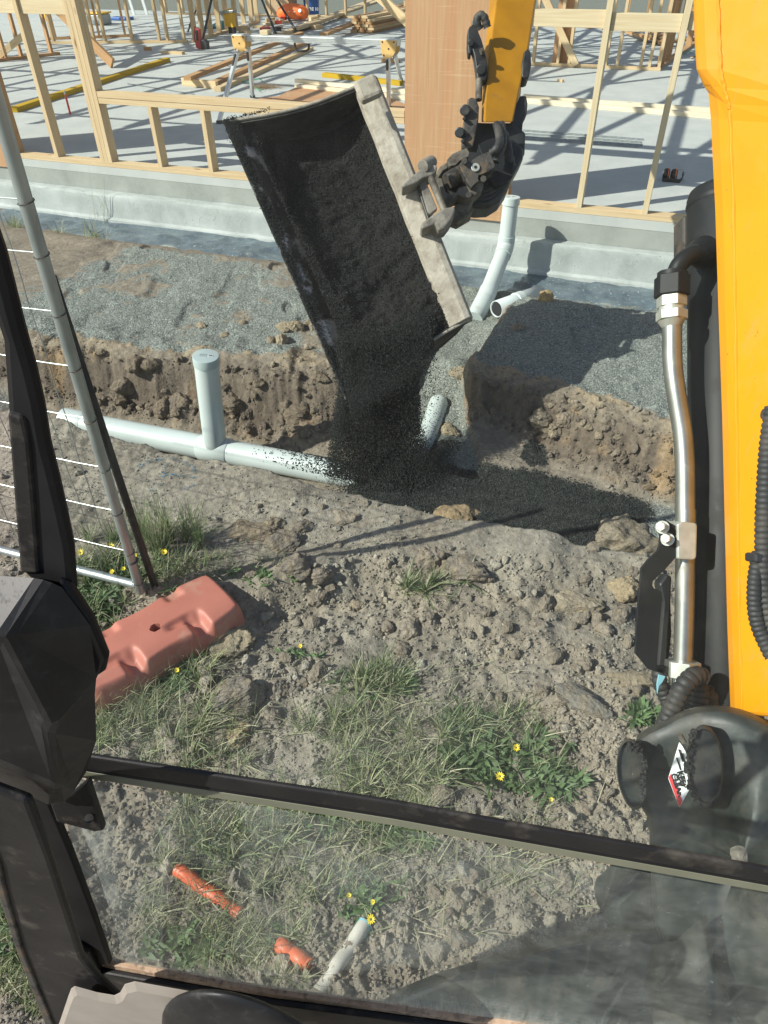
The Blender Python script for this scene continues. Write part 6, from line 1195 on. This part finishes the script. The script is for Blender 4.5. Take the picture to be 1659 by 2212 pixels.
# ---------------------------------------------------------------- glass with its film of dust
def glassmat(name,base,edge):
    m,nt,b=newmat(name); nt.nodes.remove(b); uv=coord(nt,'UV'); ob=coord(nt,'Object'); sx=N(nt,'ShaderNodeSeparateXYZ'); nt.links.new(uv,sx.inputs[0])
    def rng(o,a,b_,c,d): r=N(nt,'ShaderNodeMapRange'); r.inputs['From Min'].default_value=a; r.inputs['From Max'].default_value=b_; r.inputs['To Min'].default_value=c; r.inputs['To Max'].default_value=d; nt.links.new(o,r.inputs[0]); return r.outputs[0]
    def mth(op,a,b_): n=N(nt,'ShaderNodeMath',operation=op); n.use_clamp=False; [nt.links.new(v,n.inputs[i]) if not isinstance(v,(int,float)) else setattr(n.inputs[i],'default_value',v) for i,v in enumerate((a,b_))]; return n.outputs[0]
    n1=noise(nt,ob,9,5,.6,.4); n2=noise(nt,ob,60,5,.6); n3=noise(nt,coord(nt,'Object',(30,30,3)),3,4,.6,1)
    f=rng(n1,.35,.7,base*.35,base*1.7); f=mth('MULTIPLY',f,rng(n2,.3,.7,.6,1.35)); f=mth('ADD',f,rng(n3,.58,.75,0,base*.7))
    sp1=rng(noise(nt,ob,220,2),.70 if edge else .79,.74 if edge else .82,0,.30); f=mth('ADD',f,sp1)
    if edge:
        e1=rng(sx.outputs[0],0,.055,1,0); e2=rng(sx.outputs[1],0,.17,1,0); e=mth('MAXIMUM',e1,e2); e=mth('MULTIPLY',e,rng(n3,.35,.6,.25,1)); f=mth('ADD',f,mth('MULTIPLY',e,edge))
    if not edge:
        sz_=N(nt,'ShaderNodeSeparateXYZ'); nt.links.new(ob,sz_.inputs[0]); f=mth('MULTIPLY',f,rng(sz_.outputs[2],1.28,1.52,4.2,.8))
    f=mth('MINIMUM',f,.8)
    df=N(nt,'ShaderNodeBsdfDiffuse'); df.inputs[0].default_value=(.50,.56,.52,1); tl=N(nt,'ShaderNodeBsdfTranslucent'); tl.inputs[0].default_value=(.5,.54,.50,1); a=N(nt,'ShaderNodeMixShader'); a.inputs[0].default_value=.5; nt.links.new(df.outputs[0],a.inputs[1]); nt.links.new(tl.outputs[0],a.inputs[2])
    tr=N(nt,'ShaderNodeBsdfTransparent'); tr.inputs[0].default_value=(.90,.955,.93,1); g=N(nt,'ShaderNodeBsdfGlossy'); g.inputs['Roughness'].default_value=.03; g.inputs[0].default_value=(1,1,1,1); lw=N(nt,'ShaderNodeLayerWeight'); pw=N(nt,'ShaderNodeMath',operation='POWER'); nt.links.new(lw.outputs['Facing'],pw.inputs[0]); pw.inputs[1].default_value=4.5; fr=N(nt,'ShaderNodeMapRange'); fr.inputs['To Min'].default_value=.014; fr.inputs['To Max'].default_value=.35; nt.links.new(pw.outputs[0],fr.inputs[0])
    b1=N(nt,'ShaderNodeMixShader'); nt.links.new(fr.outputs[0],b1.inputs[0]); nt.links.new(tr.outputs[0],b1.inputs[1]); nt.links.new(g.outputs[0],b1.inputs[2])
    o=N(nt,'ShaderNodeMixShader'); nt.links.new(f,o.inputs[0]); nt.links.new(b1.outputs[0],o.inputs[1]); nt.links.new(a.outputs[0],o.inputs[2]); nt.links.new(o.outputs[0],nt.nodes['Material Output'].inputs[0]); return m
MT['glass_low']=glassmat('dusty_glass_lower',.19,.6); MT['glass_up']=glassmat('dusty_glass_upper',.022,0)
def pane(name,pts,uvs,mt,D,label):
    P=[WP(x,y,D) for x,y in pts]; m=MB(); m.add(P,[tuple(range(len(P)))],[uvs]); o=m.build(name,MT[mt],ex); o['label']=label
pane('window_pane',[(150,1800),(120,1690),(150,barq(150)+50),(829,barq(829)+50),(1760,barq(1760)+50),(1700,2225),(1180,2222),(829,sil(829)+6),(225,2084)],[(0,.75),(0,1),(0,1),(.45,1),(1,1),(1,.12),(.65,0),(.45,0),(0.0,0)],'glass_low',DW+.002,'dusty lower window pane')
zt=CZ+.55; 
P=[WP(30,900,DW+.0),WP(110,1300,DW),WP(150,barq(150)+6,DW),WP(829,barq(829)+6,DW),WP(1760,barq(1760)+6,DW)]; top=[P[-1].copy(),P[0].copy()]; top[0][2]=zt; top[1]=P[0]-WX*.02; top[1][2]=zt
m=MB(); m.add(P+top,[tuple(range(7))],[[(0,0)]*7]); o=m.build('window_pane',MT['glass_up'],ex); o['label']='clearer upper window pane'
